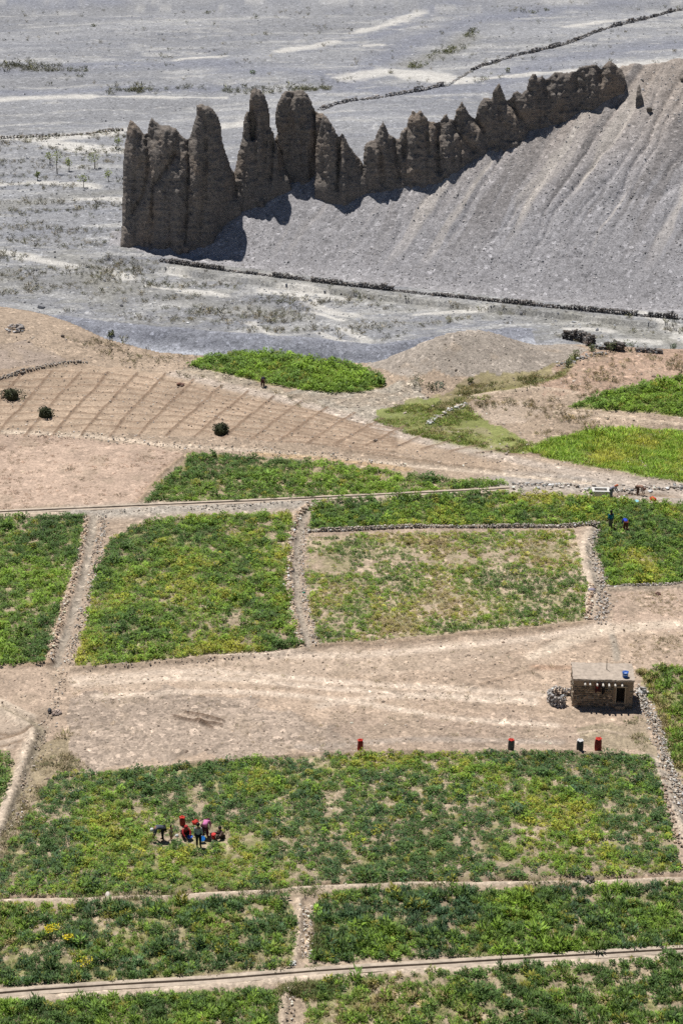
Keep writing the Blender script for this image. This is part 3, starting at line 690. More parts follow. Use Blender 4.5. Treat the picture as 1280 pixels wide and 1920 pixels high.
    used = np.zeros(len(V), bool); used[Fa.ravel()] = True
    idx = np.cumsum(used) - 1
    V = V[used]; Fa = idx[Fa]
    o = mesh_np(name, V, Fa, M_SPIRE, smooth=True)
    # origin at the foot
    ctr = Vector((float(V[:, 0].mean()), float(V[:, 1].mean()), float(V[:, 2].min())))
    o.data.transform(Matrix.Translation(-ctr)); o.location = ctr
    return tag(o, label, 'rock', group)
GRP = 'eroded rock spires along the crest'
spire('rock_spire', 'broad dark rock massif with three peaks at the left end of the spire wall',
      [(224, 470), (228, 425), (229, 380), (230, 330), (231, 290), (235, 262), (239, 236), (244, 223), (252, 228), (262, 238), (270, 250), (276, 249), (279, 232), (284, 218), (291, 226), (303, 234), (318, 235), (331, 240), (340, 252), (350, 261), (356, 255), (362, 232), (367, 215), (368, 196), (378, 194), (391, 197), (402, 206), (412, 222), (416, 240), (417, 262), (426, 290), (433, 312), (441, 328), (449, 352), (453, 404)],
      [(222, 470), (240, 468), (270, 453), (285, 449), (305, 452), (330, 457), (345, 448), (365, 451), (388, 446), (420, 420), (452, 392)],
      [([(274, 252), (279, 319), (268, 366), (250, 400)], 7, 1.3), ([(328, 290), (316, 311), (288, 350), (285, 455)], 6, 1.2), ([(352, 258), (354, 303), (351, 380), (348, 455)], 6, 1.5), ([(387, 268), (380, 373), (374, 455)], 9, .7), ([(254, 330), (256, 460)], 10, .6), ([(318, 340), (320, 460)], 8, .8)], group=GRP, seed=100, off=2.2)
spire('rock_spire', 'tall slender rock spire with a dark vertical slit beside a lower shoulder',
      [(432, 400), (433, 340), (440, 316), (446, 285), (454, 255), (456, 225), (461, 210), (466, 207), (467, 185), (470, 170), (478, 162), (488, 168), (497, 178), (504, 195), (506, 215), (507, 235), (513, 247), (516, 262), (521, 272), (529, 287), (534, 303), (541, 328), (546, 354)],
      [(431, 400), (470, 386), (505, 370), (525, 364), (541, 346)],
      [([(470, 205), (474, 230), (473, 258)], 4, 4.5), ([(513, 262), (510, 300), (505, 375)], 6, 1.3), ([(475, 262), (483, 310), (480, 390)], 10, .7), ([(498, 250), (496, 330)], 9, .5)], group=GRP, seed=140, off=2.2)
spire('rock_spire', 'flat topped square rock tower standing behind two smaller cones',
      [(526, 360), (524, 320), (518, 290), (514, 262), (519, 250), (515, 230), (516, 205), (521, 190), (527, 176), (535, 170), (550, 169), (567, 168), (578, 176), (585, 190), (590, 206), (598, 211), (606, 212), (612, 222), (618, 260), (618, 330), (616, 360)],
      [(512, 352), (545, 333), (562, 330), (592, 322), (618, 318)],
      [([(588, 208), (591, 260), (590, 330)], 6, 1.2), ([(546, 185), (540, 250), (545, 320)], 14, .6), ([(566, 230), (568, 330)], 10, .5)], group=GRP, seed=180, off=1.6)
spire('rock_spire', 'pair of joined pointed rock cones in front of the flat topped tower',
      [(590, 366), (589, 330), (590, 300), (592, 270), (597, 245), (601, 226), (607, 213), (613, 217), (622, 232), (630, 245), (635, 254), (637, 253), (642, 247), (648, 258), (655, 272), (668, 290), (677, 300), (685, 314), (690, 345), (691, 372)],
      [(588, 360), (610, 373), (635, 383), (655, 374), (692, 352)],
      [([(635, 256), (634, 320), (633, 390)], 5, 1.9), ([(603, 250), (606, 340)], 8, .6), ([(650, 290), (655, 370)], 7, .7)], group=GRP, seed=220, off=1.8, deep=1.25)
rz_ = [(38, 578), (38, 520), (40, 470), (45, 400), (55, 384), (65, 380), (85, 375), (100, 335), (118, 300), (130, 318), (143, 355), (165, 365), (178, 375), (190, 340), (208, 325), (215, 295), (235, 255), (248, 270), (265, 258), (285, 285), (300, 305), (320, 305), (338, 305), (352, 278), (368, 275), (378, 295), (392, 295), (400, 262), (422, 225), (440, 250), (460, 285), (475, 290), (485, 245), (505, 212), (525, 210), (537, 215), (545, 185), (568, 152), (585, 190), (597, 222), (610, 215), (620, 195), (640, 185), (655, 195), (672, 180), (680, 140), (695, 117), (710, 118), (718, 135), (735, 125), (748, 140), (765, 130), (780, 112), (830, 115), (865, 108), (880, 92), (920, 85), (945, 82), (960, 100), (975, 85), (990, 68), (1010, 75), (1025, 90), (1045, 105), (1057, 130), (1060, 160), (1052, 195)]
bz_ = [(36, 583), (120, 545), (200, 515), (260, 525), (330, 500), (400, 455), (480, 420), (560, 385), (640, 370), (690, 335), (760, 290), (850, 260), (930, 225), (1000, 215), (1040, 190), (1064, 165)]
zp = lambda L: [(660 + x / 2.0645, 80 + y / 2.0645) for x, y in L]
spire('rock_spire', 'long serrated rock ridge of many small pointed peaks climbing to the right', zp(rz_), zp(bz_),
      [(zp(c), w, d) for c, w, d in [([(165, 370), (170, 450), (185, 520)], 6, 1.3), ([(338, 308), (330, 400), (335, 500)], 6, 1.4), ([(392, 298), (400, 340), (470, 420)], 6, 1.0), ([(472, 292), (500, 330), (530, 400)], 6, 1.5), ([(608, 222), (640, 280), (690, 340)], 6, 1.5), ([(85, 378), (110, 430), (120, 545)], 7, .9), ([(215, 330), (200, 440)], 6, .9), ([(292, 300), (290, 420)], 8, .7), ([(745, 140), (750, 280)], 9, .7), ([(870, 110), (860, 250)], 9, .8), ([(960, 100), (965, 215)], 8, .9), ([(425, 290), (410, 400)], 8, .7), ([(565, 230), (580, 370)], 9, .6)]],
      group=GRP, seed=260, off=1.2, deep=1.0, cap=3.0)
spire('rock_spire', 'lone small dark pinnacle standing on the brown slope right of the ridge',
      [(1190, 198), (1191, 185), (1192, 172), (1194, 162), (1197, 156), (1200, 162), (1202, 174), (1204, 185), (1205, 199)], [(1189, 193), (1197, 197), (1206, 192)], [], off=1.0, deep=.9, group=GRP, seed=300, step=.8, rag=.5)
for px, py, r in ((1214, 212, 1.1), (1252, 132, .55), (1278, 151, .6)):
    pass

# ================================================================== DRY STONE WALLS
print('walls')
def stone_wall(name, label, px, height, thick, size, base=(.30, .28, .265), cat='stone wall', group=None, gaps=0.0, world=None, pale=.12, n_px=5):
    W = smooth_line(px, n_px) if world is None else world
    C = []; S = []
    run = 0.0
    for a, b in zip(W, W[1:]):
        L = math.hypot(b[0] - a[0], b[1] - a[1]); n = max(1, int(L / (size * 1.02)))
        dx, dy = (b[0] - a[0]) / max(L, 1e-6), (b[1] - a[1]) / max(L, 1e-6)
        for k in range(n):
            t = (k + .5) / n; cx = a[0] + (b[0] - a[0]) * t; cy = a[1] + (b[1] - a[1]) * t
            hh = height * (0.55 + .75 * float(vnoise(np.array([(run + L * t) / 2.2]), np.array([3.1]), 7)[0]))
            if gaps and vnoise(np.array([(run + L * t) / 2.6]), np.array([9.7]), 8)[0] < gaps: hh *= .3
            nc = max(1, int(round(hh / (size * .75))))
            for lv in range(nc):
                w = thick * (1 - .35 * lv / max(nc, 1)); m = max(1, int(round(w / (size * 1.1))))
                for j in range(m):
                    o_ = ((j + .5) / m - .5) * w + random.uniform(-.25, .25) * size
                    s_ = size * random.uniform(.45, .85)
                    C.append((cx - dy * o_ + random.uniform(-.3, .3) * size, cy + dx * o_, lv * size * .75 + s_ * .3)); S.append((s_, s_ * random.uniform(.6, .9), s_ * random.uniform(.45, .75)))
        run += L
    C = np.array(C); S = np.array(S)
    C[:, 2] += gz(C[:, 0], C[:, 1])
    org = C[len(C) // 2].copy()
    o = stones_mesh(name, C - org, S, stone_tints(len(C), base, .3, .04, pale), M_STONE)
    o.location = org
    return tag(o, label, cat, group)
GW = 'dry stone walls on the gravel plain'
stone_wall('dry_stone_wall', 'long low dark stone wall along the foot of the scree slope', wall_px[1:10], .6, .75, .28, (.15, .14, .135), group=GW, gaps=.34, pale=.08)
stone_wall('dry_stone_wall', 'low dark stone wall on the far gravel left of the spires', [(0, 259), (60, 256), (120, 254), (180, 250), (232, 246)], .6, .8, .34, (.24, .225, .21), group=GW, gaps=.35)
stone_wall('dry_stone_wall', 'stone wall behind the pointed cones curving right towards the pale silt', [(598, 210), (640, 198), (690, 189), (760, 177), (832, 163)], .8, .8, .45, (.23, .22, .215), group=GW, gaps=.3)
stone_wall('dry_stone_wall', 'farthest stone wall running up to the top right corner of the plain', [(882, 133), (900, 126), (960, 106), (1050, 84), (1150, 52), (1215, 36), (1280, 19), (1350, -2)], .75, .8, .42, (.20, .19, .185), group=GW, gaps=.2)
stone_wall('dry_stone_wall', 'faint broken stone line joining the two far walls across the silt', [(834, 163), (858, 148), (882, 134)], .3, .6, .35, (.33, .32, .31), group=GW, gaps=.4)
stone_wall('dry_stone_wall', 'tall dark block of piled stone wall on the mound edge', [(1053, 638), (1080, 643), (1112, 652)], 1.35, .9, .36, (.125, .11, .10), group='ruined stone walls by the mound', pale=.04)
stone_wall('dry_stone_wall', 'short dark wall remnant between the shrubs right of the mound', [(1134, 654), (1150, 657), (1168, 660)], 1.15, .8, .34, (.13, .115, .105), group='ruined stone walls by the mound', pale=.05)
stone_wall('dry_stone_wall', 'low tumbled end of the ruined wall right of the round shrub', [(1190, 660), (1215, 662), (1242, 664)], .6, .8, .34, (.17, .155, .145), group='ruined stone walls by the mound', pale=.1)
stone_wall('dry_stone_wall', 'pale tumbled stones between the two ruined wall pieces', [(1112, 652), (1122, 654), (1136, 656)], .5, .8, .3, (.28, .27, .26), group='ruined stone walls by the mound')
stone_wall('dry_stone_wall', 'thin stone wall between the upper green strip and the sparse field', [(576, 996), (700, 992), (800, 989), (950, 988), (1060, 988), (1100, 984), (1122, 988)], .38, .35, .17, (.40, .35, .30), group='field walls')
stone_wall('dry_stone_wall', 'line of loose stones under the right green field above the fallow ground', [(1136, 1104), (1180, 1103), (1240, 1100), (1300, 1096)], .22, .3, .16, (.34, .30, .26), group='field walls')
stone_wall('dry_stone_wall', 'grey stone edging along the curved ditch on the left bare slope', [(-60, 732), (0, 713), (60, 697), (110, 686), (165, 680)], .25, .4, .22, (.30, .27, .24), group='field walls', gaps=.3)

def rubble(name, label, px, width, n_per_m2, size, base, group='stone banks beside the ditches', heap=.15):
    W = smooth_line(px, 6); C = []; S = []
    for a, b in zip(W, W[1:]):
        L = math.hypot(b[0] - a[0], b[1] - a[1]); n = rng.poisson(L * width * n_per_m2)
        dx, dy = (b[0] - a[0]) / max(L, 1e-6), (b[1] - a[1]) / max(L, 1e-6)
        for _ in range(n):
            t = random.random(); o_ = random.gauss(0, .3) * width
            s_ = size * min(1.6, math.exp(random.gauss(0, .3))) * .5
            z_ = max(0, heap * (1 - (o_ / (width * .55)) ** 2)) * random.random()
            C.append((a[0] + (b[0] - a[0]) * t - dy * o_, a[1] + (b[1] - a[1]) * t + dx * o_, z_ + s_ * .25)); S.append((s_, s_ * random.uniform(.6, .95), s_ * random.uniform(.4, .75)))
    C = np.array(C); S = np.array(S); C[:, 2] += gz(C[:, 0], C[:, 1]); org = C[len(C) // 2].copy()
    o = stones_mesh(name, C - org, S, stone_tints(len(C), base, .28, .05, .12), M_STONE); o.location = org
    return tag(o, label, 'stones', group, 'stuff')
rubble('stone_bank', 'bank of grey stones beside the ditch right of the left field', [(196, 966), (187, 1020), (178, 1070), (165, 1120), (148, 1185), (124, 1246)], 1.0, 24, .13, (.44, .385, .325))
rubble('stone_bank', 'scattered stones down the fallow ground to the left path', [(122, 1250), (108, 1300), (92, 1345), (74, 1395), (66, 1430), (48, 1480), (22, 1560)], 1.0, 12, .12, (.42, .35, .285))
rubble('stone_bank', 'stone bank along the ditch between the two middle fields', [(580, 975), (569, 1010), (565, 1080), (575, 1140), (586, 1185), (596, 1216)], .8, 26, .12, (.45, .395, .335))
rubble('stone_bank', 'stone bank right of the curved path at the sparse field', [(1128, 990), (1112, 1020), (1116, 1050), (1128, 1090), (1130, 1120), (1126, 1170)], 1.0, 24, .16, (.41, .365, .32))
rubble('stone_bank', 'heaped pale stones running down from the hut beside the right field', [(1195, 1290), (1207, 1320), (1222, 1345), (1232, 1370), (1242, 1400), (1252, 1435), (1268, 1480), (1290, 1530)], 0.85, 80, .13, (.45, .40, .345), heap=.35)
rubble('stone_bank', 'stones along the main water channel below the triangular field', [(170, 966), (330, 959), (460, 951), (580, 944)], .9, 9, .13, (.43, .38, .325))
rubble('stone_bank', 'small stones below the long pale path on the bare slope', [(0, 812), (120, 818), (260, 828), (420, 842), (600, 858), (760, 872)], 2.2, 4, .15, (.41, .36, .30))
CL = 'cracked earth ridges between the fields'
rubble('clod_ridge', 'ridge of cracked tan clods along the left side of the middle ditch', [(585, 946), (560, 965), (547, 1010), (541, 1080), (545, 1130), (554, 1170), (568, 1214)], .5, 44, .2, (.52, .41, .31), CL, .14)
rubble('clod_ridge', 'ridge of cracked tan clods beside the left field', [(163, 974), (151, 1040), (134, 1105), (111, 1175), (94, 1243)], .45, 36, .19, (.50, .39, .295), CL, .12)
rubble('clod_ridge', 'reddish clods at the right edge of the sparse field', [(1108, 1100), (1104, 1130), (1099, 1162)], .6, 36, .19, (.47, .35, .26), CL, .15)
rubble('clod_ridge', 'dark clods beside the right path below the hut', [(1235, 1470), (1252, 1520), (1272, 1590)], .7, 26, .19, (.40, .31, .235), CL, .15)
rubble('stone_bank', 'pebbly strip of pale earth between the lower two fields', [(575, 1698), (580, 1740), (574, 1800)], .8, 30, .14, (.46, .40, .34))
rubble('stone_bank', 'clods and pale straw between the two bottom fields', [(548, 1850), (546, 1890), (545, 1960)], .8, 22, .13, (.43, .36, .29))
rubble('stone_bank', 'scattered stones at the channel end beside the bending workers', [(960, 912), (1060, 914), (1140, 922), (1200, 916), (1290, 912)], 1.6, 9, .25, (.42, .385, .35))
rubble('stone_bank', 'row of pale stones crossing the small green meadow', [(800, 796), (830, 778), (850, 766), (880, 755)], .7, 16, .26, (.50, .46, .41))
rubble('stone_bank', 'grey stones along the ditch on the right side of the mound', [(1040, 690), (1070, 680), (1100, 668), (1135, 664)], 1.0, 8, .3, (.36, .34, .33))
rubble('stone_bank', 'bare stone line under the midleft field edge', [(150, 1258), (260, 1250), (400, 1240), (560, 1222)], .4, 7, .12, (.42, .35, .29))

# ================================================================== PLANTS
print('plants')
def leaf_quads(n, fn):
    """fn(i) -> centre, direction along the leaf, side vector (half sizes included), shade"""
    V = []; Fc = []; A = []
    for i in range(n):
        c, d, s, l = fn(i)
        k = len(V)
        V += [c - d * .2, c + s + d * .35, c + d, c - s + d * .35]; Fc.append((k, k + 1, k + 2, k + 3)); A += [l] * 4
    return np.array([v[:] for v in V]), np.array(Fc), np.array(A)
def clump_mesh(name, kind, seed, mat):
    rd = random.Random(seed)
    def bushy(i):
        th = rd.uniform(0, 6.283); r = .22 * math.sqrt(rd.random()); h = (.30 - 3.4 * r * r) * rd.uniform(.35, 1.0)
        c = Vector((r * math.cos(th), r * math.sin(th), max(.03, h)))
        d = Vector((math.cos(th) * rd.uniform(.2, 1), math.sin(th) * rd.uniform(.2, 1), rd.uniform(-.3, .8))).normalized() * rd.uniform(.06, .11)
        s = Vector((-d.y, d.x, rd.uniform(-.03, .03))).normalized() * rd.uniform(.025, .045)
        return c, d, s, min(1, max(0, rd.gauss(.5, .25)))
    def upright(i):
        th = rd.uniform(0, 6.283); r = .16 * math.sqrt(rd.random())
        c = Vector((r * math.cos(th), r * math.sin(th), rd.uniform(.0, .3) * (1.1 - r * 4)))
        d = Vector((math.cos(th) * rd.uniform(.1, 1.3), math.sin(th) * rd.uniform(.1, 1.3), rd.uniform(.3, 1))).normalized() * rd.uniform(.08, .19)
        s = Vector((-d.y + rd.gauss(0, .05), d.x + rd.gauss(0, .05), rd.gauss(0, .03))).normalized() * rd.uniform(.018, .036)
        return c, d, s, min(1, max(0, rd.gauss(.5, .28)))
    def grass(i):
        th = rd.uniform(0, 6.283); r = .2 * math.sqrt(rd.random())
        c = Vector((r * math.cos(th), r * math.sin(th), 0))
        d = Vector((math.cos(th) * rd.uniform(.2, 1.8), math.sin(th) * rd.uniform(.2, 1.8), 1)).normalized() * rd.uniform(.10, .2)
        s = Vector((rd.gauss(0, 1), rd.gauss(0, 1), 0)).normalized() * rd.uniform(.010, .02)
        return c, d, s, min(1, max(0, rd.gauss(.5, .28)))
    def scrub(i):
        th = rd.uniform(0, 6.283); u_ = rd.uniform(.1, 1)
        d0 = Vector((math.cos(th) * rd.uniform(.3, 1), math.sin(th) * rd.uniform(.3, 1), rd.uniform(.4, 1))).normalized()
        c = d0 * .38 * u_; c.z = max(c.z, .02)
        d = (d0 + Vector((rd.gauss(0, .4), rd.gauss(0, .4), rd.gauss(0, .4)))).normalized() * rd.uniform(.10, .2)
        s = Vector((rd.gauss(0, 1), rd.gauss(0, 1), rd.gauss(0, 1))).normalized() * rd.uniform(.014, .035)
        return c, d, s, min(1, max(0, rd.gauss(.5, .3)))
    fn, n = {'bushy': (bushy, 46), 'upright': (upright, 42), 'grass': (grass, 26), 'scrub': (scrub, 40)}[kind]
    V, Fc, A = leaf_quads(n, fn)
    o = mesh_np(name, V, Fc, mat, None, {'leafv': ('FLOAT', A)})
    COL.objects.unlink(o); return o
def stone_var(name, seed):
    r_ = np.random.default_rng(seed)
    V = ICO_V * (1 + r_.uniform(-.25, .25, (len(ICO_V), 1))) * np.array((1, r_.uniform(.6, .95), r_.uniform(.45, .75)))
    o = mesh_np(name, V, ICO_F, M_PEBBLE); COL.objects.unlink(o); return o
VAR = {}
for kind, mat, n in (('bushy', M_CROP, 6), ('upright', M_CROP, 6), ('grass', M_CROP, 4), ('scrub', M_DRY, 5)):
    c = bpy.data.collections.new(kind + '_clumps'); VAR[kind] = c
    for i in range(n): c.objects.link(clump_mesh(kind + '_clump', kind, 50 + i + 10 * len(kind), mat))
c = bpy.data.collections.new('loose_stones'); VAR['stone'] = c
for i in range(5): c.objects.link(stone_var('loose_stone', 400 + i))
_groups = {}
def scatter_group(kind):
    if kind in _groups: return _groups[kind]
    g = bpy.data.node_groups.new('scatter_' + kind, 'GeometryNodeTree')
    g.interface.new_socket('Geometry', in_out='INPUT', socket_type='NodeSocketGeometry'); g.interface.new_socket('Geometry', in_out='OUTPUT', socket_type='NodeSocketGeometry')
    i = g.nodes.new('NodeGroupInput'); o = g.nodes.new('NodeGroupOutput')
    ip = g.nodes.new('GeometryNodeInstanceOnPoints'); ci = g.nodes.new('GeometryNodeCollectionInfo')
    ci.inputs['Collection'].default_value = VAR[kind]; ci.inputs['Separate Children'].default_value = True; ci.inputs['Reset Children'].default_value = True
    def attr(n, ty):
        a = g.nodes.new('GeometryNodeInputNamedAttribute'); a.data_type = ty; a.inputs[0].default_value = n; return a.outputs[0]
    g.links.new(i.outputs[0], ip.inputs['Points']); g.links.new(ci.outputs[0], ip.inputs['Instance'])
    ip.inputs['Pick Instance'].default_value = True
    g.links.new(attr('variant', 'INT'), ip.inputs['Instance Index'])
    g.links.new(attr('turn', 'FLOAT_VECTOR'), ip.inputs['Rotation']); g.links.new(attr('size', 'FLOAT_VECTOR'), ip.inputs['Scale'])
    g.links.new(ip.outputs[0], o.inputs[0]); _groups[kind] = g; return g
def scatter(name, label, cat, kind, P, size, tint, group=None, lean=.12, hvar=.25):
    n = len(P); org = P.mean(0)
    me = bpy.data.meshes.new(name); me.vertices.add(n); me.vertices.foreach_set('co', (P - org).astype(np.float32).ravel())
    def put(an, ty, key, arr):
        a = me.attributes.new(an, ty, 'POINT'); a.data.foreach_set(key, arr.ravel())
    put('variant', 'INT', 'value', rng.integers(0, len(VAR[kind].objects), n).astype(np.int32))
    put('turn', 'FLOAT_VECTOR', 'vector', np.stack([rng.normal(0, lean, n), rng.normal(0, lean, n), rng.uniform(0, 6.283, n)], 1).astype(np.float32))
    s = size[:, None] * np.stack([np.ones(n), np.ones(n), np.exp(rng.normal(0, hvar, n))], 1)
    put('size', 'FLOAT_VECTOR', 'vector', s.astype(np.float32))
    put('tint', 'FLOAT_COLOR', 'color', np.concatenate([tint, np.ones((n, 1))], 1).astype(np.float32))
    o = bpy.data.objects.new(name, me); COL.objects.link(o); o.location = org
    md = o.modifiers.new('scatter', 'NODES'); md.node_group = scatter_group(kind)
    return tag(o, label, cat, group, 'stuff')
GREENS = {'dark': (.094, .172, .042), 'mid': (.155, .258, .043), 'lime': (.235, .365, .042), 'yellow': (.38, .38, .055), 'dry': (.38, .31, .14), 'blue': (.080, .155, .070)}
CLEAR = np.array([[303, 1574, .55], [321.5, 1572, .5], [347.5, 1569, .6], [373, 1587, .45], [386, 1567, .5], [414, 1571, .6], [342.5, 1545, .4], [366, 1542, .45], [356.5, 1574, .4], [380, 1578, .5], [401, 1573, .4], [332, 1567, .3], [1143, 991, .4], [1171, 995, .55], [1192, 945, .4], [1146, 932, .5]])
CLW = np.concatenate([hit(CLEAR[:, :2])[:, :2] - np.array([[0, .12]]), CLEAR[:, 2:]], 1)
def crop(key, label, kind, sp, size, mix, bare=.0, bscale=2.6, seed=0, rag=.28, edge=None, patch=4.0, szvar=.25):
    poly = FW[key]
    x0, y0 = poly.min(0); x1, y1 = poly.max(0)
    x0 = max(x0, -70); x1 = min(x1, 90)
    gx, gy = np.meshgrid(np.arange(x0, x1, sp), np.arange(y0, y1, sp))
    x = gx.ravel() + rng.uniform(-.55, .55, gx.size) * sp; y = gy.ravel() + rng.uniform(-.55, .55, gx.size) * sp
    wx = 2 * (fbm(x / 1.6, y / 1.6, 3, 61 + seed) - .5) * rag; wy = 2 * (fbm(x / 1.6, y / 1.6, 3, 62 + seed) - .5) * rag
    m = inside(x + wx, y + wy, poly)
    # only what the photograph (with a margin) could see
    ppx = 640 + x / (y * CP + CH * SP) * F
    m &= (ppx > -150) & (ppx < 1430)
    x, y = x[m], y[m]
    dn = .26 * fbm(x / bscale, y / bscale, 4, 80 + seed) + .74 * fbm(x / .5, y / .5, 2, 81 + seed)
    if edge is not None: dn = dn + edge(x, y)
    keep = dn > np.quantile(dn, bare) if bare > 0 else np.ones(len(x), bool)
    keep &= rng.random(len(x)) < sstep(np.quantile(dn, max(bare - .05, 0)), np.quantile(dn, min(bare + .25, 1)), dn) * .45 + .55
    x, y, dn = x[keep], y[keep], dn[keep]
    for cx, cy, cr in CLW:
        k_ = np.hypot(x - cx, y - cy) > cr; x, y, dn = x[k_], y[k_], dn[k_]
    n = len(x)
    t1 = fbm(x / patch, y / patch, 3, 90 + seed) * 1.6 - .3 + rng.normal(0, .18, n)
    names = list(mix); w = np.cumsum([mix[k] for k in names]); w = w / w[-1]
    t1 = np.argsort(np.argsort(t1)) / n
    cols_ = np.array([GREENS[k] for k in names])
    mid = np.concatenate([[0], w[:-1]]) * .5 + w * .5
    tint = np.stack([np.interp(t1, mid, cols_[:, k]) for k in range(3)], 1)
    tint *= np.exp(rng.normal(0, .2, (n, 1)))
    if kind == 'grass': tint = tint * 1.45
    sel = rng.random(n) < .05; tint[sel] = np.array(GREENS['yellow']) * rng.uniform(.6, 1.0, (sel.sum(), 1))
    sz = size * np.exp(rng.normal(0, szvar, n)) * (.75 + .5 * np.clip((dn - np.quantile(dn, .1)) / (np.quantile(dn, .9) - np.quantile(dn, .1) + 1e-6), 0, 1))
    P = np.stack([x, y, gz(x, y) - .01], 1)
    return scatter('crop_plants', label, 'crop', kind, P, sz, tint, 'green crop fields')
crop('lens', 'bright green lens shaped crop field on the terrace edge above the river', 'bushy', .32, 1.25, {'mid': 1.5, 'lime': 4}, .0, seed=1)
crop('rt', 'upper of the two lime green fields at the right edge', 'bushy', .32, 1.15, {'mid': 1.5, 'lime': 4}, .03, seed=2)
crop('lime', 'lower, brightest lime green field at the right edge', 'grass', .26, 1.45, {'lime': 5, 'yellow': 1}, .0, seed=3)
crop('tri', 'long triangular green field above the main water channel', 'bushy', .29, .95, {'dark': 1.5, 'mid': 4, 'lime': 1.5}, .10, 2.2, seed=4)
crop('left', 'dense green field at the left edge below the channel', 'bushy', .265, .92, {'dark': 2, 'mid': 4, 'lime': 1.5}, .07, 2.4, seed=5)
crop('midleft', 'large green field between the two ridged ditches', 'bushy', .265, .90, {'dark': 1, 'mid': 4, 'lime': 3, 'yellow': .5}, .10, 2.2, seed=6)
crop('strip', 'dense green strip field where the far workers stand', 'bushy', .27, .98, {'dark': 2, 'mid': 4, 'lime': 2.5, 'yellow': .6}, .04, 2.2, seed=7)
_yb = float(plane([(700, 1065)], 0)[0, 1])
def sp_edge(x, y):
    return -.13 * np.exp(-((y - _yb - (x + 2) * .16) / 1.6) ** 2) - .16 * sstep(5, -3, x) * (y > _yb - 1)
crop('sparse', 'sparse patchy field of small plants with pale bare earth', 'bushy', .245, .58, {'dark': 1, 'mid': 3, 'lime': 2, 'yellow': .6, 'dry': 1.5}, .16, 1.8, seed=8, edge=sp_edge)
crop('hutside', 'tall green field running down beside the hut', 'upright', .23, .9, {'mid': 3, 'lime': 3, 'dry': 1.5}, .12, 1.6, seed=9)
crop('big', 'wide patchy field where the group of harvesters is working', 'bushy', .225, .72, {'dark': 3, 'blue': .8, 'mid': 4.5, 'lime': 1.6, 'yellow': .6}, .13, 1.6, seed=10, patch=3.0)
crop('lowleft', 'dark green field with yellow flowering plants at the lower left', 'upright', .215, .84, {'dark': 3, 'blue': 1, 'mid': 4, 'lime': 1.6, 'dry': .4}, .13, 1.3, seed=11, patch=2.4)
crop('lowright', 'thick dark green field at the lower right between two channels', 'upright', .205, .92, {'blue': 1.4, 'dark': 3.5, 'mid': 4, 'lime': 1.4}, .10, 1.5, seed=12, patch=2.6)
crop('botleft', 'green field in the bottom left corner', 'upright', .205, .86, {'dark': 2, 'mid': 3, 'lime': 1.8}, .06, 1.3, seed=13, patch=2.0)
crop('botright', 'patchy green field along the bottom right edge', 'upright', .21, .84, {'dark': 3, 'mid': 3.5, 'lime': 1, 'dry': 1}, .2, 1.2, seed=14, patch=2.4)
crop('edge', 'small green patch at the left edge beside the curved path', 'bushy', .30, 1.0, {'mid': 3, 'dark': 2}, .06, seed=15)

def undergrowth(label, keys, sp, size, cols_, seed):
    out = []
    for key in keys:
        poly = FW[key]; x0, y0 = poly.min(0); x1, y1 = poly.max(0); x0 = max(x0, -40); x1 = min(x1, 40); y0 = max(y0, 70)
        n = int((x1 - x0) * (y1 - y0) / sp ** 2); x = rng.uniform(x0, x1, n); y = rng.uniform(y0, y1, n)
        ppx = 640 + x / (y * CP + CH * SP) * F
        k = inside(x, y, poly) & (ppx > -120) & (ppx < 1400) & (rng.random(n) < sstep(.36, .56, fbm(x / 1.1, y / 1.1, 3, seed)))
        for cx, cy, cr in CLW: k &= np.hypot(x - cx, y - cy) > cr
        out.append(np.stack([x[k], y[k], gz(x[k], y[k])], 1))
    P = np.concatenate(out); n = len(P)
    cc = np.array(cols_)[rng.integers(0, len(cols_), n)] * np.exp(rng.normal(0, .25, (n, 1)))
    return scatter('low_weeds', label, 'weeds', 'grass', P, size * np.exp(rng.normal(0, .3, n)), np.clip(cc, 0, .8), 'low weeds between the crops', .2)
WD = [(.20, .31, .06), (.30, .36, .08), (.40, .34, .14), (.15, .25, .06)]
undergrowth('fine low weeds filling the gaps of the wide harvested field', ['big'], .25, .5, WD, 171)
undergrowth('fine low weeds filling the gaps of the four lowest fields', ['lowleft', 'lowright', 'botleft', 'botright'], .24, .5, WD, 172)
undergrowth('fine low weeds in the sparse field and the field beside the hut', ['sparse', 'hutside', 'midleft'], .32, .5, WD, 173)
def sow(name, label, cat, kind, polys, n, size, cols_, dens=None, seed=0, lean=.15, group=None):
    """n plants or stones spread over photo areas, thinned by a noise over the ground"""
    out = []
    for poly in polys:
        W = hit(poly)[:, :2]; x0, y0 = W.min(0); x1, y1 = W.max(0)
        m_ = int(n * 4)
        x = rng.uniform(x0, x1, m_); y = rng.uniform(y0, y1, m_)
        k = inside(x, y, W)
        if dens is not None: k &= rng.random(m_) < dens(x, y)
        x, y = x[k], y[k]
        if len(x) > n: x, y = x[:n], y[:n]
        out.append(np.stack([x, y, gz(x, y)], 1))
    P = np.concatenate(out); n_ = len(P)
    cc = np.array(cols_)[rng.integers(0, len(cols_), n_)] * np.exp(rng.normal(0, .25, (n_, 1)))
    return scatter(name, label, cat, kind, P, size * np.exp(rng.normal(0, .35, n_)), np.clip(cc, 0, .8), group, lean)
SCR = [(.155, .15, .075), (.20, .175, .105), (.12, .125, .065), (.24, .20, .12)]
band_d = lambda s, lo=.45, hi=.62, ax=7.0, ay=2.2: (lambda x, y: sstep(lo, hi, fbm(x / ax, y / ay, 3, s)))
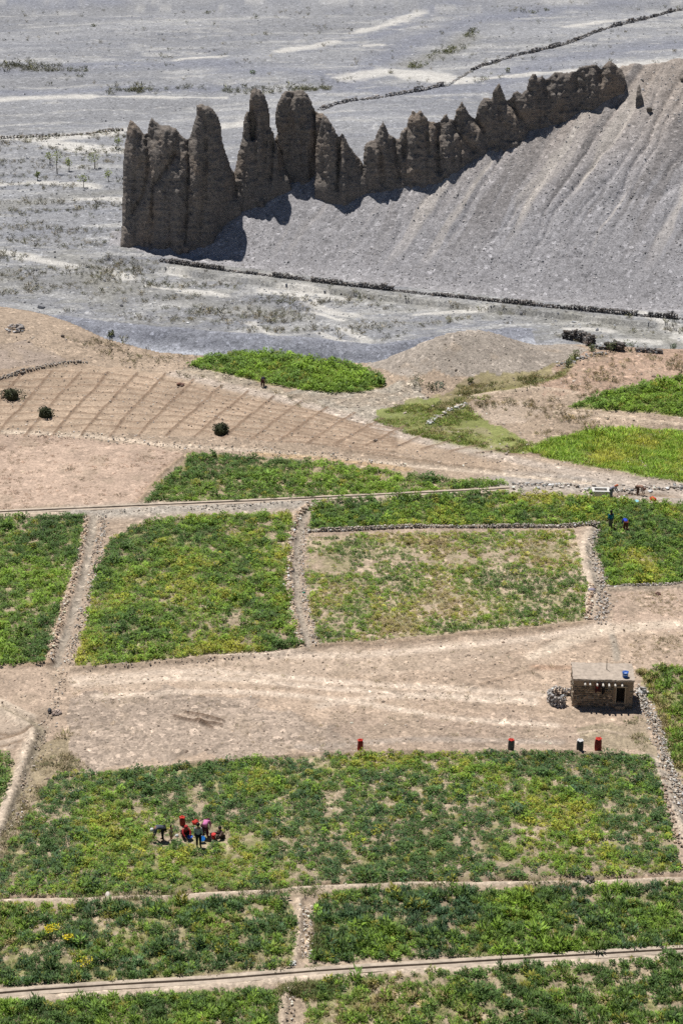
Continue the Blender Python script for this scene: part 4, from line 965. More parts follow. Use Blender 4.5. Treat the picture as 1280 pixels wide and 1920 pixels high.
sow('dry_scrub', 'low dry scrub scattered over the gravel between terrace and scree wall', 'scrub', 'scrub', [[(-60, 470), (220, 480), (420, 515), (700, 552), (1000, 582), (1340, 608), (1340, 660), (1060, 640), (860, 605), (720, 645), (500, 632), (300, 605), (60, 575), (-60, 560)]], 3600, .80, SCR, band_d(131, .42, .66))
sow('dry_scrub', 'sparse dry scrub on the pale flats left of the spires', 'scrub', 'scrub', [[(-60, 255), (240, 250), (230, 350), (228, 455), (-60, 470)]], 1000, .85, SCR, band_d(132, .42, .66))
sow('dry_scrub', 'line of olive scrub along the far channel behind the spires', 'scrub', 'scrub', [[(200, 165), (420, 165), (620, 158), (620, 172), (420, 180), (200, 178)]], 190, 1.35, [(.14, .14, .06), (.11, .115, .05)], band_d(133, .40, .55))
sow('dry_scrub', 'olive scrub patch on the far plain in the upper left', 'scrub', 'scrub', [[(0, 122), (110, 122), (165, 128), (160, 136), (0, 134)]], 120, 1.4, [(.13, .13, .06), (.10, .105, .05)], band_d(134, .35, .5))
sow('dry_scrub', 'greenish scrub up the gully near the farthest wall', 'scrub', 'scrub', [[(760, 124), (800, 105), (850, 85), (880, 60), (900, 62), (870, 95), (820, 112), (780, 130)]], 260, 1.35, [(.16, .17, .055), (.13, .14, .055)], band_d(135, .38, .55))
sow('dry_scrub', 'thin scrub sprinkled over the far gravel plain', 'scrub', 'scrub', [[(0, 20), (1280, 0), (1280, 110), (1050, 120), (600, 165), (0, 165)]], 420, 1.05, SCR, band_d(136, .55, .66))
sow('dry_scrub', 'scrub beside the pale silt under the long far wall', 'scrub', 'scrub', [[(640, 160), (760, 150), (900, 140), (1060, 118), (1280, 108), (1280, 124), (1060, 132), (900, 156), (760, 168)]], 220, 1.2, SCR, band_d(137, .4, .58))
sow('meadow_grass', 'small green meadow in the hollow beside the ploughed slope', 'grass', 'grass', [FIELD and [(700, 790), (740, 760), (850, 752), (890, 765), (920, 800), (1010, 832), (960, 850), (850, 832), (760, 812)]], 2000, .8, [(.27, .36, .07), (.22, .33, .055), (.33, .36, .09), (.36, .30, .12)], band_d(138, .3, .5, 5, 3))
sow('meadow_grass', 'rough grass along the ditch that climbs past the mound', 'grass', 'grass', [[(800, 760), (850, 745), (960, 718), (1040, 700), (1072, 668), (1090, 668), (1060, 705), (1000, 725), (890, 750), (830, 772)]], 800, .9, [(.28, .28, .09), (.38, .30, .14), (.20, .25, .07)], band_d(139, .35, .5, 4, 3))
sow('meadow_grass', 'yellowish grass at the foot of the mound', 'grass', 'grass', [[(760, 715), (850, 722), (960, 712), (1010, 700), (1000, 715), (880, 738), (770, 735)]], 500, .9, [(.42, .33, .15), (.30, .28, .11), (.22, .25, .08)], band_d(140, .4, .55, 4, 3))
sow('dry_weeds', 'ochre and olive weeds dotted over the pinkish ground right of the mound', 'weeds', 'scrub', [[(1040, 705), (1090, 668), (1300, 660), (1300, 715), (1180, 725), (1090, 752)], [(880, 750), (1040, 745), (1060, 765), (1180, 790), (1000, 830)]], 330, .6, [(.33, .24, .10), (.27, .22, .10), (.18, .17, .07)], band_d(141, .35, .7, 5, 3))
sow('dry_weeds', 'dry weeds along the stony bank left of the lens shaped field', 'weeds', 'scrub', [[(100, 625), (330, 662), (380, 690), (560, 745), (700, 800), (640, 790), (400, 720), (240, 690)]], 620, .75, [(.22, .19, .07), (.17, .16, .07), (.26, .20, .10)], band_d(142, .42, .6, 4, 3))
sow('dry_weeds', 'dry weeds beside the ditches and paths at the left', 'weeds', 'grass', [[(85, 1395), (140, 1370), (170, 1440), (90, 1470), (40, 1570), (0, 1660), (-40, 1660), (40, 1480)]], 800, .7, [(.34, .29, .15), (.25, .25, .11), (.42, .34, .2)], band_d(143, .35, .6, 2.5, 2))
sow('dry_weeds', 'dry weeds on the strip between hut and right path', 'weeds', 'grass', [[(1100, 1400), (1190, 1340), (1225, 1400), (1230, 1430)]], 260, .65, [(.36, .31, .17), (.24, .26, .11)], band_d(144, .35, .6, 2.5, 2))
sow('dry_weeds', 'weeds along the lower channel and the path between the lowest fields', 'weeds', 'grass', [[(-60, 1684), (640, 1664), (1340, 1646), (1340, 1656), (620, 1678), (-60, 1698)], [(-60, 1862), (560, 1818), (1340, 1772), (1340, 1778), (560, 1826), (-60, 1872)], [(595, 1690), (612, 1690), (606, 1800), (588, 1800)], [(520, 1850), (640, 1842), (570, 1930), (520, 1930)]], 600, .8, [(.22, .25, .08), (.34, .29, .14), (.18, .23, .07)], band_d(145, .4, .6, 2.5, 2))
sow('dry_weeds', 'faint dry tufts on the wide fallow ground', 'weeds', 'grass', [[(130, 1262), (560, 1226), (1100, 1180), (1180, 1250), (1060, 1280), (1060, 1390), (350, 1428), (120, 1440)], [(1150, 1115), (1290, 1105), (1290, 1240), (1190, 1245)]], 520, .42, [(.42, .34, .21), (.32, .28, .15), (.48, .38, .25)], band_d(146, .40, .70, 3, 2))
sow('dry_weeds', 'reddish dry stubble tufts on the pale fallow field at the left', 'weeds', 'grass', [[(-60, 818), (100, 818), (340, 850), (258, 940), (-60, 962)]], 800, .5, [(.48, .31, .22), (.52, .38, .28), (.36, .28, .18)], band_d(147, .42, .6, 4, 2))
# loose stones
ST = [(.36, .33, .30), (.29, .27, .25), (.44, .41, .37), (.22, .21, .20)]
sow('loose_stones', 'loose stones and clods over the fallow ground and lower fields', 'stones', 'stone', [[(-60, 1255), (560, 1225), (1340, 1100), (1340, 1500), (1300, 1640), (-60, 1690)]], 5000, .055, [(.50, .40, .31), (.40, .31, .24), (.30, .24, .19), (.56, .47, .38)])
sow('loose_stones', 'loose stones over the bare upper slopes and mound', 'stones', 'stone', [[(-60, 590), (300, 665), (700, 700), (860, 625), (1060, 650), (1340, 680), (1340, 930), (900, 880), (330, 835), (-60, 810)]], 4200, .075, [(.46, .39, .32), (.36, .295, .24), (.55, .48, .41), (.26, .21, .17)])
sow('scree_stones', 'grey stones lying over the scree slope', 'stones', 'stone', [[(240, 480), (450, 420), (690, 370), (900, 300), (1160, 180), (1215, 130), (1290, 120), (1290, 590), (700, 535)]], 3600, .085, [(.38, .37, .37), (.43, .41, .395), (.33, .325, .325), (.47, .44, .42)])
sow('river_stones', 'stones and small boulders strewn over the gravel plain', 'stones', 'stone', [[(-60, 260), (230, 255), (230, 470), (700, 545), (1290, 600), (1290, 645), (860, 605), (650, 645), (-60, 570)], [(-60, 20), (1290, 0), (1290, 105), (600, 200), (-60, 250)]], 2600, .11, [(.40, .41, .43), (.30, .305, .32), (.52, .51, .50), (.22, .22, .23)])

# ================================================================== SINGLE SHRUBS, SAPLINGS, HEAPS
print('shrubs')
def leaf_ball(n, rx, rz, zc, size, seed, lobes=4, flat=.0):
    rd = random.Random(seed); L = [(Vector((rd.gauss(0, .35) * rx, rd.gauss(0, .35) * rx, zc + rd.gauss(0, .22) * rz)), rd.uniform(.5, .8)) for _ in range(lobes)]
    V = []; Fc = []; A = []; tints = []
    for i in range(n):
        c0, s0 = L[i % lobes]
        d = Vector((rd.gauss(0, 1), rd.gauss(0, 1), rd.gauss(0, 1))).normalized() * rd.uniform(.55, 1) ** .5
        c = c0 + Vector((d.x * rx * s0, d.y * rx * s0, d.z * rz * s0))
        if c.z < .03: c.z = .03 + abs(rd.gauss(0, .05))
        a = (d + Vector((rd.gauss(0, .6), rd.gauss(0, .6), rd.gauss(0, .6)))).normalized() * size * rd.uniform(.6, 1.3)
        s = a.orthogonal().normalized() * size * rd.uniform(.25, .5); s = Matrix.Rotation(rd.uniform(0, 6.28), 3, a.normalized()) @ s
        k = len(V); V += [c, c + s + a * .5, c + a, c - s + a * .5]; Fc.append((k, k + 1, k + 2, k + 3)); A += [min(1, max(0, rd.gauss(.5, .28)))] * 4
    return np.array([v[:] for v in V]), np.array(Fc), np.array(A)
M_BARK = plain('grey_bark', (.16, .13, .10), .9, 20)
def shrub(name, label, cat, px, py, wpx, hpx, tint, n=150, seed=0, group=None, trunk=False, size=.12):
    p = at(px, py); s = scale_at(py, p.z); w = wpx / s / 2; h = hpx / s / math.cos(math.atan2(CH - p.z, p.y))
    e = empty(name, p, random.uniform(0, 6)); tag(e, label, cat, group)
    zc = h * (.68 if trunk else .5); rz = h * (.36 if trunk else .55)
    V, Fc, A = leaf_ball(n, w, rz, zc, size, seed, 5 if trunk else 4)
    c = np.array([tint]) * np.ones((len(V), 1))
    mesh_np('crown' if trunk else 'foliage', V, Fc, M_LEAF, e, {'leafv': ('FLOAT', A), 'tint': ('FLOAT_COLOR', np.concatenate([c, np.ones((len(c), 1))], 1))})['kind'] = 'stuff'
    bm = bmesh.new(); rd = random.Random(seed + 1)
    if trunk:
        rod(bm, (0, 0, -.1), (.04 * h, .02, h * .45), .05 + .01 * h, .035)
        for k in range(5):
            a = rd.uniform(0, 6.28); rod(bm, (.03 * h, .01, h * rd.uniform(.3, .45)), (math.cos(a) * w * .6, math.sin(a) * w * .6, h * rd.uniform(.6, .85)), .03, .012, 5)
        bm_obj('trunk', bm, M_BARK, e)
    else:
        for k in range(6):
            a = rd.uniform(0, 6.28); rod(bm, (0, 0, -.05), (math.cos(a) * w * .6, math.sin(a) * w * .6, h * rd.uniform(.5, .9)), .025, .01, 5)
        bm_obj('stems', bm, M_BARK, e)
    return e
YG = (.27, .32, .09)
GS = 'young trees on the flats left of the spires'
for px, py, w, h, lab in [(108, 328, 16, 48, 'tallest young yellow green tree on the flats, its crown in two tiers'), (94, 309, 16, 26, 'young tree close behind the tallest one on the flats'),
                          (130, 320, 12, 26, 'slim young tree just right of the tallest on the flats'), (178, 315, 18, 30, 'young tree with a round yellowish crown above a dark leaning stem'),
                          (157, 354, 20, 24, 'nearest young tree, with a flat yellow green crown'), (71, 341, 8, 15, 'smallest young tree, farthest left on the flats'),
                          (204, 340, 14, 20, 'thin young tree close to the left face of the rock massif'), (222, 279, 16, 20, 'pale young tree half hidden beside the edge of the rock massif')]:
    shrub('young_tree', lab, 'tree', px, py, w, h, YG, 130, int(px), GS, True, .2)
GB = 'green shrubs by the mound'
for px, py, w, h, t, lab in [(1180, 660, 30, 18, (.115, .165, .035), 'round bright green shrub between the ruined walls'), (1143, 660, 20, 22, (.10, .135, .04), 'upright green shrub in front of the short wall remnant'),
                             (1108, 659, 13, 16, (.11, .145, .04), 'small green shrub below the tall block of ruined wall'), (1078, 672, 18, 20, (.12, .18, .04), 'bright green shrub at the head of the grassy ditch'),
                             (1064, 686, 16, 18, (.11, .15, .04), 'green shrub lower down the grassy ditch beside the mound'), (777, 724, 34, 20, (.095, .125, .035), 'wide olive green shrub at the left foot of the mound'),
                             (808, 728, 22, 14, (.12, .12, .05), 'olive shrub right beside the wide one under the mound'), (828, 724, 22, 13, (.13, .20, .14), 'bluish green shrub at the foot of the mound'),
                             (882, 713, 12, 7, (.15, .17, .05), 'small lone shrub under the middle of the mound'), (1262, 655, 12, 12, (.13, .18, .10), 'pale green shrub at the right edge past the ruined walls')]:
    shrub('green_shrub', lab, 'shrub', px, py, w, h, t, 170, int(px) + 7, GB)
GF = 'shrubs on the far plain'
for px, py, w, h, lab in [(475, 140, 11, 7, 'lone green shrub on the far gravel above the slender spire'), (998, 26, 12, 6, 'green shrub on the far plain left of the farthest wall'), (1023, 20, 9, 5, 'smaller shrub beside the green one near the farthest wall'),
                          (391, 26, 14, 5, 'dark low shrub alone on the far plain above the spires'), (176, 51, 10, 5, 'dark speck of a shrub at the upper left of the far plain'), (806, 108, 26, 9, 'widest olive shrub in the far gully'), (833, 100, 20, 9, 'green shrub at the upper end of the far gully'),
                          (772, 125, 14, 7, 'olive shrub at the lower end of the far gully'), (133, 131, 22, 7, 'olive shrub right of the far left scrub patch'), (160, 132, 12, 5, 'small shrub last in the row right of the far left scrub patch'), (952, 138, 10, 8, 'shrub on the silt just behind the far wall junction'), (908, 152, 26, 7, 'low spreading shrub on the silt above the serrated ridge'),
                          (207, 629, 14, 9, 'single green bush at the edge of the dry channel below the left slope')]:
    shrub('low_shrub', lab, 'shrub', px, py, w, h, (.125, .14, .05) if px != 475 else (.12, .19, .06), 70, int(px) + 3, GF, False, .22)
GH = 'dark shaggy heaps on the ploughed slope'
for px, py, lab in [(24, 748, 'dark shaggy round heap of cut plants at the left edge of the ploughed slope'), (86, 783, 'dark pointed heap of cut plants, second from the left on the ploughed slope'), (415, 813, 'dark heap of cut plants at the lower edge of the ploughed slope, farthest right')]:
    p = at(px, py); e = empty('plant_heap', p, random.uniform(-.3, .3)); tag(e, lab, 'heap', GH)
    V, Fc, A = leaf_ball(700, .72, .62, .42, .16, int(px), 6)
    c = np.where(rng.random((len(V) // 4, 1)) < .12, np.array([[.20, .21, .10]]), np.array([[.042, .052, .022]])).repeat(4, 0)
    mesh_np('cut_plants', V, Fc, M_LEAF, e, {'leafv': ('FLOAT', A), 'tint': ('FLOAT_COLOR', np.concatenate([c, np.ones((len(c), 1))], 1))})['kind'] = 'stuff'
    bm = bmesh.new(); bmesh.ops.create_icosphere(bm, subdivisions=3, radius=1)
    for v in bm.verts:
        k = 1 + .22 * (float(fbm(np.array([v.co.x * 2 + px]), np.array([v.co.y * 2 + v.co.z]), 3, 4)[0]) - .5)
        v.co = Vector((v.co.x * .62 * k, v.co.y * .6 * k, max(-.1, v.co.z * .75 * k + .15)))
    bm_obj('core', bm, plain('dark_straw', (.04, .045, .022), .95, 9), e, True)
# yellow flowering clumps
for px, py, w, h, lab in [(96, 1762, 22, 24, 'brightest yellow flowering plant in the lower left field'), (130, 1768, 16, 14, 'smaller yellow flowering plant right of the brightest one'), (165, 1812, 26, 16, 'yellow green flowering plant near the lower edge of the left field')]:
    e = shrub('flowering_plant', lab, 'plant', px, py, w, h, (.10, .16, .035), 170, int(px), 'yellow flowering plants', False, .07)
    s = scale_at(py); V, Fc, A = leaf_ball(200 if px < 160 else 80, w / s / 1.9, .18, h / s * 1.0, .085, int(px) + 5, 4)
    c = np.ones((len(V), 1)) * np.array([(.92, .78, .03)])
    mesh_np('flowers', V, Fc, M_LEAF, e, {'leafv': ('FLOAT', A), 'tint': ('FLOAT_COLOR', np.concatenate([c, np.ones((len(c), 1))], 1))})['kind'] = 'stuff'
def stone_heap(name, label, px, py, rad, hgt, size, base, n, cat='stones', pale=.1):
    p = at(px, py); C = []; S = []
    for _ in range(n):
        r = rad * math.sqrt(random.random()); a = random.uniform(0, 6.28); s_ = size * random.uniform(.4, .75)
        C.append((r * math.cos(a), r * math.sin(a), hgt * (1 - (r / rad) ** 2) * random.uniform(.3, 1) + s_ * .3)); S.append((s_, s_ * .8, s_ * .65))
    C = np.array(C); C[:, 2] += gz(C[:, 0] + p.x, C[:, 1] + p.y) - p.z
    o = stones_mesh(name, C, np.array(S), stone_tints(n, base, .3, .04, pale), M_STONE); o.location = p
    return tag(o, label, cat)
stone_heap('stone_heap', 'round dark heap of stones beside the lower path', 1105, 1650, .34, .42, .12, (.12, .105, .09), 70)
stone_heap('stone_heap', 'small heap of pale and dark stones at the far left of the bare slope', 30, 617, 1.1, .5, .32, (.30, .28, .27), 40, pale=.4)
stone_heap('stone_heap', 'handful of dark stones lying on the bare slope near the top of the ploughed grid', 338, 721, .34, .25, .26, (.24, .15, .12), 16)
stone_heap('stone_heap', 'small pile of stones at the corner of the fallow ground next to the dark boulder', 106, 1338, .32, .2, .2, (.34, .27, .23), 26)
stone_heap('stone_heap', 'white stones at the end of the pebbly strip above the lower channel', 549, 1811, .16, .12, .13, (.6, .58, .54), 16)
stone_heap('stone_heap', 'stack of flat pale stones against the right side of the hut', 1204, 1302, .42, .45, .3, (.30, .285, .265), 22, pale=.25)
stone_heap('stone_heap', 'reddish dark clods on the right fallow ground', 1232, 1114, .22, .15, .14, (.15, .08, .065), 9)
def boulder(label, px, py, size, tint):
    p = at(px, py); o = stones_mesh('boulder', np.array([[0, 0, size[2] * .6]]), np.array([size]), np.array([tint]), M_STONE, None, .2); o.location = p
    sm = o.modifiers.new('facets', 'SUBSURF'); sm.levels = sm.render_levels = 1
    return tag(o, label, 'boulder')
boulder('dark grey boulder at the left end of the fallow ground', 94, 1336, (.26, .2, .24), (.09, .09, .095))
boulder('dark boulder on the brown slope below the lone pinnacle', 1216, 213, (.5, .4, .45), (.15, .13, .11))
boulder('dark boulder at the upper right edge of the brown slope', 1279, 151, (.5, .4, .4), (.16, .14, .12))
boulder('small dark stone on the left bare slope', 118, 631, (.3, .22, .2), (.12, .10, .085))
boulder('pale flat stone lying on the lowest path under the big field', 202, 1678, (.36, .2, .14), (.62, .56, .50))

# ================================================================== CONCRETE CHANNELS
print('channels')
def channel(name, label, W, half, wall, depth):
    e = empty(name, Vector((W[len(W) // 2][0], W[len(W) // 2][1], float(gz(*W[len(W) // 2][:2])[0])))); tag(e, label, 'water channel', 'concrete water channels')
    P = []; run = 0
    for a, b in zip(W, W[1:]):
        L = math.hypot(b[0] - a[0], b[1] - a[1]); n = max(1, int(L / 1.0))
        for k in range(n): P.append(a[:2] + (b[:2] - a[:2]) * k / n)
    P = np.array(P); d = np.gradient(P, axis=0); d /= np.linalg.norm(d, axis=1)[:, None]; nrm = np.stack([-d[:, 1], d[:, 0]], 1)
    far_z = np.convolve(np.pad(np.maximum(gz(*(P + nrm * (half + .5)).T), gz(*(P - nrm * (half + .5)).T)), 4, mode='edge'), np.ones(9) / 9, 'valid') + .05
    org = np.array(e.location)
    def strip(nm, offs, mat):
        prof = []
        for o_, z_ in offs: prof.append(np.stack([P[:, 0] + nrm[:, 0] * o_, P[:, 1] + nrm[:, 1] * o_, far_z + z_ + (rng.normal(0, .006, len(P)) if z_ > -.05 else 0)], 1) - org)
        m = len(prof); V = np.stack(prof, 1).reshape(-1, 3); Fc = []
        for i in range(len(P) - 1):
            for j in range(m):
                Fc.append((i * m + j, (i + 1) * m + j, (i + 1) * m + (j + 1) % m, i * m + (j + 1) % m))
        return mesh_np(nm, V, np.array(Fc), mat, e)
    for sgn in (1, -1):
        a, b = sgn * half, sgn * (half + wall)
        strip('channel_side', [(a, .0), (a + sgn * .07, .012), (b, -.015), (b, -.5), (a, -.5)], M_CHAN)
    strip('channel_bed', [(-half, -depth), (half, -depth), (half, -depth - .08), (-half, -depth - .08)], plain('dark_bed', (.10, .09, .075), .6, 5))  # bed coloured much darker than the channel sides
M_CHAN = stone_material('channel_cement', attr=False, col=(.47, .39, .31), scale=1.6)
channel('water_channel', 'long concrete water channel crossing between the upper and middle fields', CHW[0], .12, .30, .26)
channel('water_channel', 'concrete water channel slanting across the bottom of the photo', CHW[1], .085, .28, .22)
p = at(1125, 925); e = empty('concrete_chamber', p, R(-3)); tag(e, 'pale concrete box with an open top beside the bending worker', 'concrete box')
bm = bmesh.new()
for c, s in (((-.64, 0, .12), (.22, .95, .5)), ((.64, 0, .12), (.22, .95, .5)), ((0, .365, .12), (1.054, .22, .5)), ((0, -.365, .12), (1.054, .22, .5))): box(bm, c, s, 0, .015)
bm_obj('walls', bm, plain('pale_concrete', (.66, .64, .60), .85, 5, .15), e)
bm = bmesh.new(); box(bm, (0, 0, -.02), (1.05, .50, .06)); bm_obj('floor', bm, plain('dark_bed', (.10, .09, .075)), e)

# ================================================================== THE HUT
print('hut')
A_ = at(1073, 1325); B_ = at(1183, 1326)
HW = math.hypot(B_.x - A_.x, B_.y - A_.y); HD = 2.15; HH = 2.12
hrz = R(-3.0)
hut = empty('stone_hut', Vector(((A_.x + B_.x) / 2, (A_.y + B_.y) / 2, min(A_.z, B_.z) - .02)), hrz)
tag(hut, 'small flat roofed stone hut with dark doorway on the fallow ground', 'hut')
hx = HW / 2
ppm_h = scale_at(1300); kx = lambda px: (px - 1128) / 110.0 * HW
kz = lambda py: (1325 - py) / 50.0 * HH
dx0, dx1, dz0, dz1 = kx(1152.5), kx(1168.3), kz(1314.5), kz(1285.5)
bm = bmesh.new(); T = .32
# front wall in pieces round the doorway, then the sides and back
box(bm, ((-hx + dx0) / 2, T / 2, HH / 2), (dx0 + hx, T, HH)); box(bm, ((dx1 + hx) / 2, T / 2, HH / 2), (hx - dx1, T, HH))
box(bm, ((dx0 + dx1) / 2, T / 2, dz0 / 2), (dx1 - dx0, T, dz0)); box(bm, ((dx0 + dx1) / 2, T / 2, (dz1 + HH) / 2), (dx1 - dx0, T, HH - dz1))
for sx in (-1, 1): box(bm, (sx * (hx - T / 2), HD / 2 + .003, HH / 2), (T, HD - T * 2 + .0, HH))
box(bm, (0, HD - T / 2, HH / 2), (2 * hx, T, HH))
bm_obj('wall', bm, M_MUD, hut)
C = []; S = []
def face_stones(x0, x1, z0, z1, y, skip=None, axis='x', fixed=0.0):
    z = z0
    while z < z1 - .05:
        h = random.uniform(.11, .2); x = x0
        while x < x1:
            w = random.uniform(.14, .34)
            if x + w > x1: w = max(.08, x1 - x)
            cx, cz = x + w / 2, z + h / 2
            if not (skip and skip[0] - .07 < cx < skip[1] + .07 and skip[2] - .05 < cz < skip[3] + .1):
                pr = random.uniform(.03, .08)
                if axis == 'x': C.append((cx, y - pr * .2, cz)); S.append((w * .5, pr, h * .5))
                else: C.append((fixed + (pr * .2 if fixed > 0 else -pr * .2), cx, cz)); S.append((pr, w * .5, h * .5))
            x += w + .012
        z += h + .012
# rough courses; mud coat above and round the door
face_stones(-hx + .02, kx(1147), .02, HH * .80, 0, (dx0, dx1, dz0, dz1)); face_stones(kx(1147), hx - .02, .02, dz0 * .8, 0, (dx0, dx1, dz0, dz1))
face_stones(.05, HD - .05, .02, HH * .9, 0, None, 'y', hx); face_stones(.05, HD - .05, .02, HH * .9, 0, None, 'y', -hx)
for _ in range(3):
    C.append((hx - .12, -.02, .3 + .5 * _)); S.append((.12, .06, .1))
ws = stones_mesh('wall_stone', np.array(C), np.array(S), stone_tints(len(C), (.24, .19, .14), .35, .06, .06), M_STONE, hut, .12, .35); ws['kind'] = 'stuff'
bm = bmesh.new(); r0 = HH
# mud roof: a slab with a worn, slightly raised rim
bmesh.ops.create_grid(bm, x_segments=28, y_segments=16, size=.5)
for v in bm.verts:
    x, y = v.co.x * (2 * hx + .16), v.co.y * (HD + .16) + HD / 2
    eg = max(abs(v.co.x), abs(v.co.y)) > .499
    v.co = Vector((x + (random.uniform(-.03, .03) if eg else 0), y + (random.uniform(-.03, .03) if eg else 0), HH + .13 + .03 * float(fbm(np.array([x * 1.5]), np.array([y * 1.5]), 3, 6)[0]) + (.0 if not eg else random.uniform(-.02, .03))))
g = bmesh.ops.extrude_face_region(bm, geom=bm.faces[:])
for v in [x for x in g['geom'] if isinstance(x, bmesh.types.BMVert)]: v.co.z = HH + .002
bmesh.ops.recalc_face_normals(bm, faces=bm.faces[:])
bm_obj('roof', bm, M_ROOFMUD, hut)
WOOD = plain('weathered_wood', (.36, .29, .21), .85, 16, .3)
for px in (1093, 1102.5, 1115.5, 1126.5, 1137.5, 1149, 1161.5):
    bm = bmesh.new(); r_ = random.uniform(.06, .075); x_ = kx(px) + .0
    rod(bm, (x_ + random.uniform(-.03, .03), .12, HH - .16), (x_, -random.uniform(.34, .46), HH - .17), r_, r_ * .9, 8); bm_obj('roof_beam', bm, plain('sunlit_beam', (.62, .58, .52), .8, 20, .15), hut)  # sunlight on the beam ends is put into this pale colour
dark_doorway = bmesh.new(); box(dark_doorway, ((dx0 + dx1) / 2, T - .02, (dz0 + dz1) / 2), (dx1 - dx0 - .01, .03, dz1 - dz0 - .01), 0, .004)
for k in range(3): box(dark_doorway, (dx0 + (dx1 - dx0) * (k + .5) / 3, T - .045, (dz0 + dz1) / 2), ((dx1 - dx0) / 3 - .015, .02, dz1 - dz0 - .03))
bm_obj('dark_doorway', dark_doorway, plain('doorway_dark', (.018, .015, .013), .9), hut)  # darkness of the open doorway put into the colour of these planks
bm = bmesh.new()
box(bm, (dx0 - .035, -.03, (dz0 + dz1) / 2), (.07, .1, dz1 - dz0)); box(bm, (dx1 + .035, -.03, (dz0 + dz1) / 2), (.07, .1, dz1 - dz0)); box(bm, ((dx0 + dx1) / 2, -.035, dz1 + .05), (dx1 - dx0 + .34, .12, .1))
bm_obj('door_frame', bm, WOOD, hut)
bm = bmesh.new(); box(bm, ((dx0 + dx1) / 2, -.16, dz0 * .35), (dx1 - dx0 + .1, .3, dz0 * .7), 0, .04); bm_obj('door_step', bm, M_MUD, hut)
bm = bmesh.new(); rod(bm, (.28, HD * .62, HH + .1), (.25, HD * .62, HH + 1.0), .03, .02, 7); bm_obj('roof_pole', bm, plain('dark_pole', (.10, .085, .07)), hut)
def cloth(name, w, h, mat, parent, loc, folds=3, seed=0):
    bm = bmesh.new(); nx, nz = 12, 10; vs = []
    for j in range(nz + 1):
        for i in range(nx + 1):
            u, v = i / nx - .5, j / nz
            ww = w * (1 - .25 * v * math.sin(seed)); vs.append(bm.verts.new((u * ww, .035 * math.sin(u * folds * 6.28 + seed) * (.3 + v), -v * h * (1 + .12 * math.sin(u * 5 + seed)))))
    for j in range(nz):
        for i in range(nx):
            a = j * (nx + 1) + i; bm.faces.new((vs[a], vs[a + 1], vs[a + nx + 2], vs[a + nx + 1]))
    g = bmesh.ops.extrude_face_region(bm, geom=bm.faces[:])
    bmesh.ops.translate(bm, verts=[x for x in g['geom'] if isinstance(x, bmesh.types.BMVert)], vec=(0, .012, 0))
    o = bm_obj(name, bm, mat, parent, True); o.location = loc; return o
def hang(label, px, w, h, mat, seed):
    M = hut.matrix_basis; o = cloth('hanging_garment', w, h, mat, None, M @ Vector((kx(px), -.25, HH - .13)), 3, seed); o.rotation_euler.z = hrz
    tag(o, label, 'garment', 'garments hanging from the hut beams')
hang('red garment hanging from the third roof beam of the hut', 1115.5, .22, .30, plain('red_wool', (.45, .06, .05), .9), 1)
hang('long black garment hanging from the fourth roof beam of the hut', 1127, .26, .72, plain('black_wool', (.02, .018, .02), .9), 2)
hang('dark maroon garment hanging low between the two hut beams', 1117, .34, .62, plain('maroon_wool', (.05, .016, .018), .9), 4)
hang('grey garment hanging from the fifth roof beam of the hut', 1138, .18, .5, plain('grey_wool', (.24, .21, .19), .9), 3)
pb = hut.matrix_basis @ Vector((kx(1167.8), .38, HH + .15))
e = empty('blue_basket', pb, .2); tag(e, 'round blue tub with pale stripes standing on the hut roof corner', 'tub')
bm = bmesh.new(); lathe(bm, [(.16, 0), (.18, .02), (.205, .34), (.22, .36), (.22, .385), (.195, .385), (.16, .05)], 22); bm_obj('tub', bm, plain('blue_plastic', (.03, .12, .48), .4, 8, .15), e, True)
bm = bmesh.new(); lathe(bm, [(.188, .18), (.199, .19), (.203, .235), (.192, .245)], 22); bm_obj('band', bm, plain('pale_blue_plastic', (.45, .58, .72), .4), e, True)
bm = bmesh.new()
for k in range(12):
    a0, a1 = math.pi * k / 12, math.pi * (k + 1) / 12
    rod(bm, (.24 * math.cos(a0), 0, .37 + .1 * math.sin(a0)), (.24 * math.cos(a1), 0, .37 + .1 * math.sin(a1)), .014, .014, 6)
bm_obj('handle', bm, plain('pale_blue_plastic', (.45, .58, .72)), e)
W_ = np.array([[*at(px, py)] for px, py in ((1070, 1302), (1056, 1301), (1040, 1301), (1032, 1305), (1029, 1312), (1033, 1320), (1043, 1325), (1052, 1323), (1058, 1319))])
stone_wall('stone_pen', 'small curved dry stone pen built against the left side of the hut', None, .80, .42, .15, (.34, .31, .285), 'stone wall', None, 0, W_, .16)

# ================================================================== SACKS, TUBS, BAGS
print('sacks')
def sack_mesh(h, r, seed, top=.25, squash=.8):
    rd = random.Random(seed); bm = bmesh.new(); seg = 20; rings = []
    prof = [(r * .80, 0), (r * .98, h * .05), (r * 1.05, h * .25), (r * 1.0, h * .55), (r * .97, h * .80), (r * .82, h * .92), (r * .5, h * .985)]
    for (rr, z) in prof:
        ring = []
        for k in range(seg):
            a = 2 * math.pi * k / seg; n = float(fbm(np.array([math.cos(a) * 1.3 + seed]), np.array([math.sin(a) * 1.3 + z * 3]), 3, 9)[0]) - .5
            q = rr * (1 + .22 * n); ring.append(bm.verts.new((q * math.cos(a) + .03 * z * math.sin(seed), q * squash * math.sin(a), z + .05 * n * (z > 0))))
        rings.append(ring)
    for A, B in zip(rings, rings[1:]):
        for k in range(seg): bm.faces.new((A[k], A[(k + 1) % seg], B[(k + 1) % seg], B[k]))
    bm.faces.new(list(reversed(rings[0]))); bm.faces.new(rings[-1]); return bm
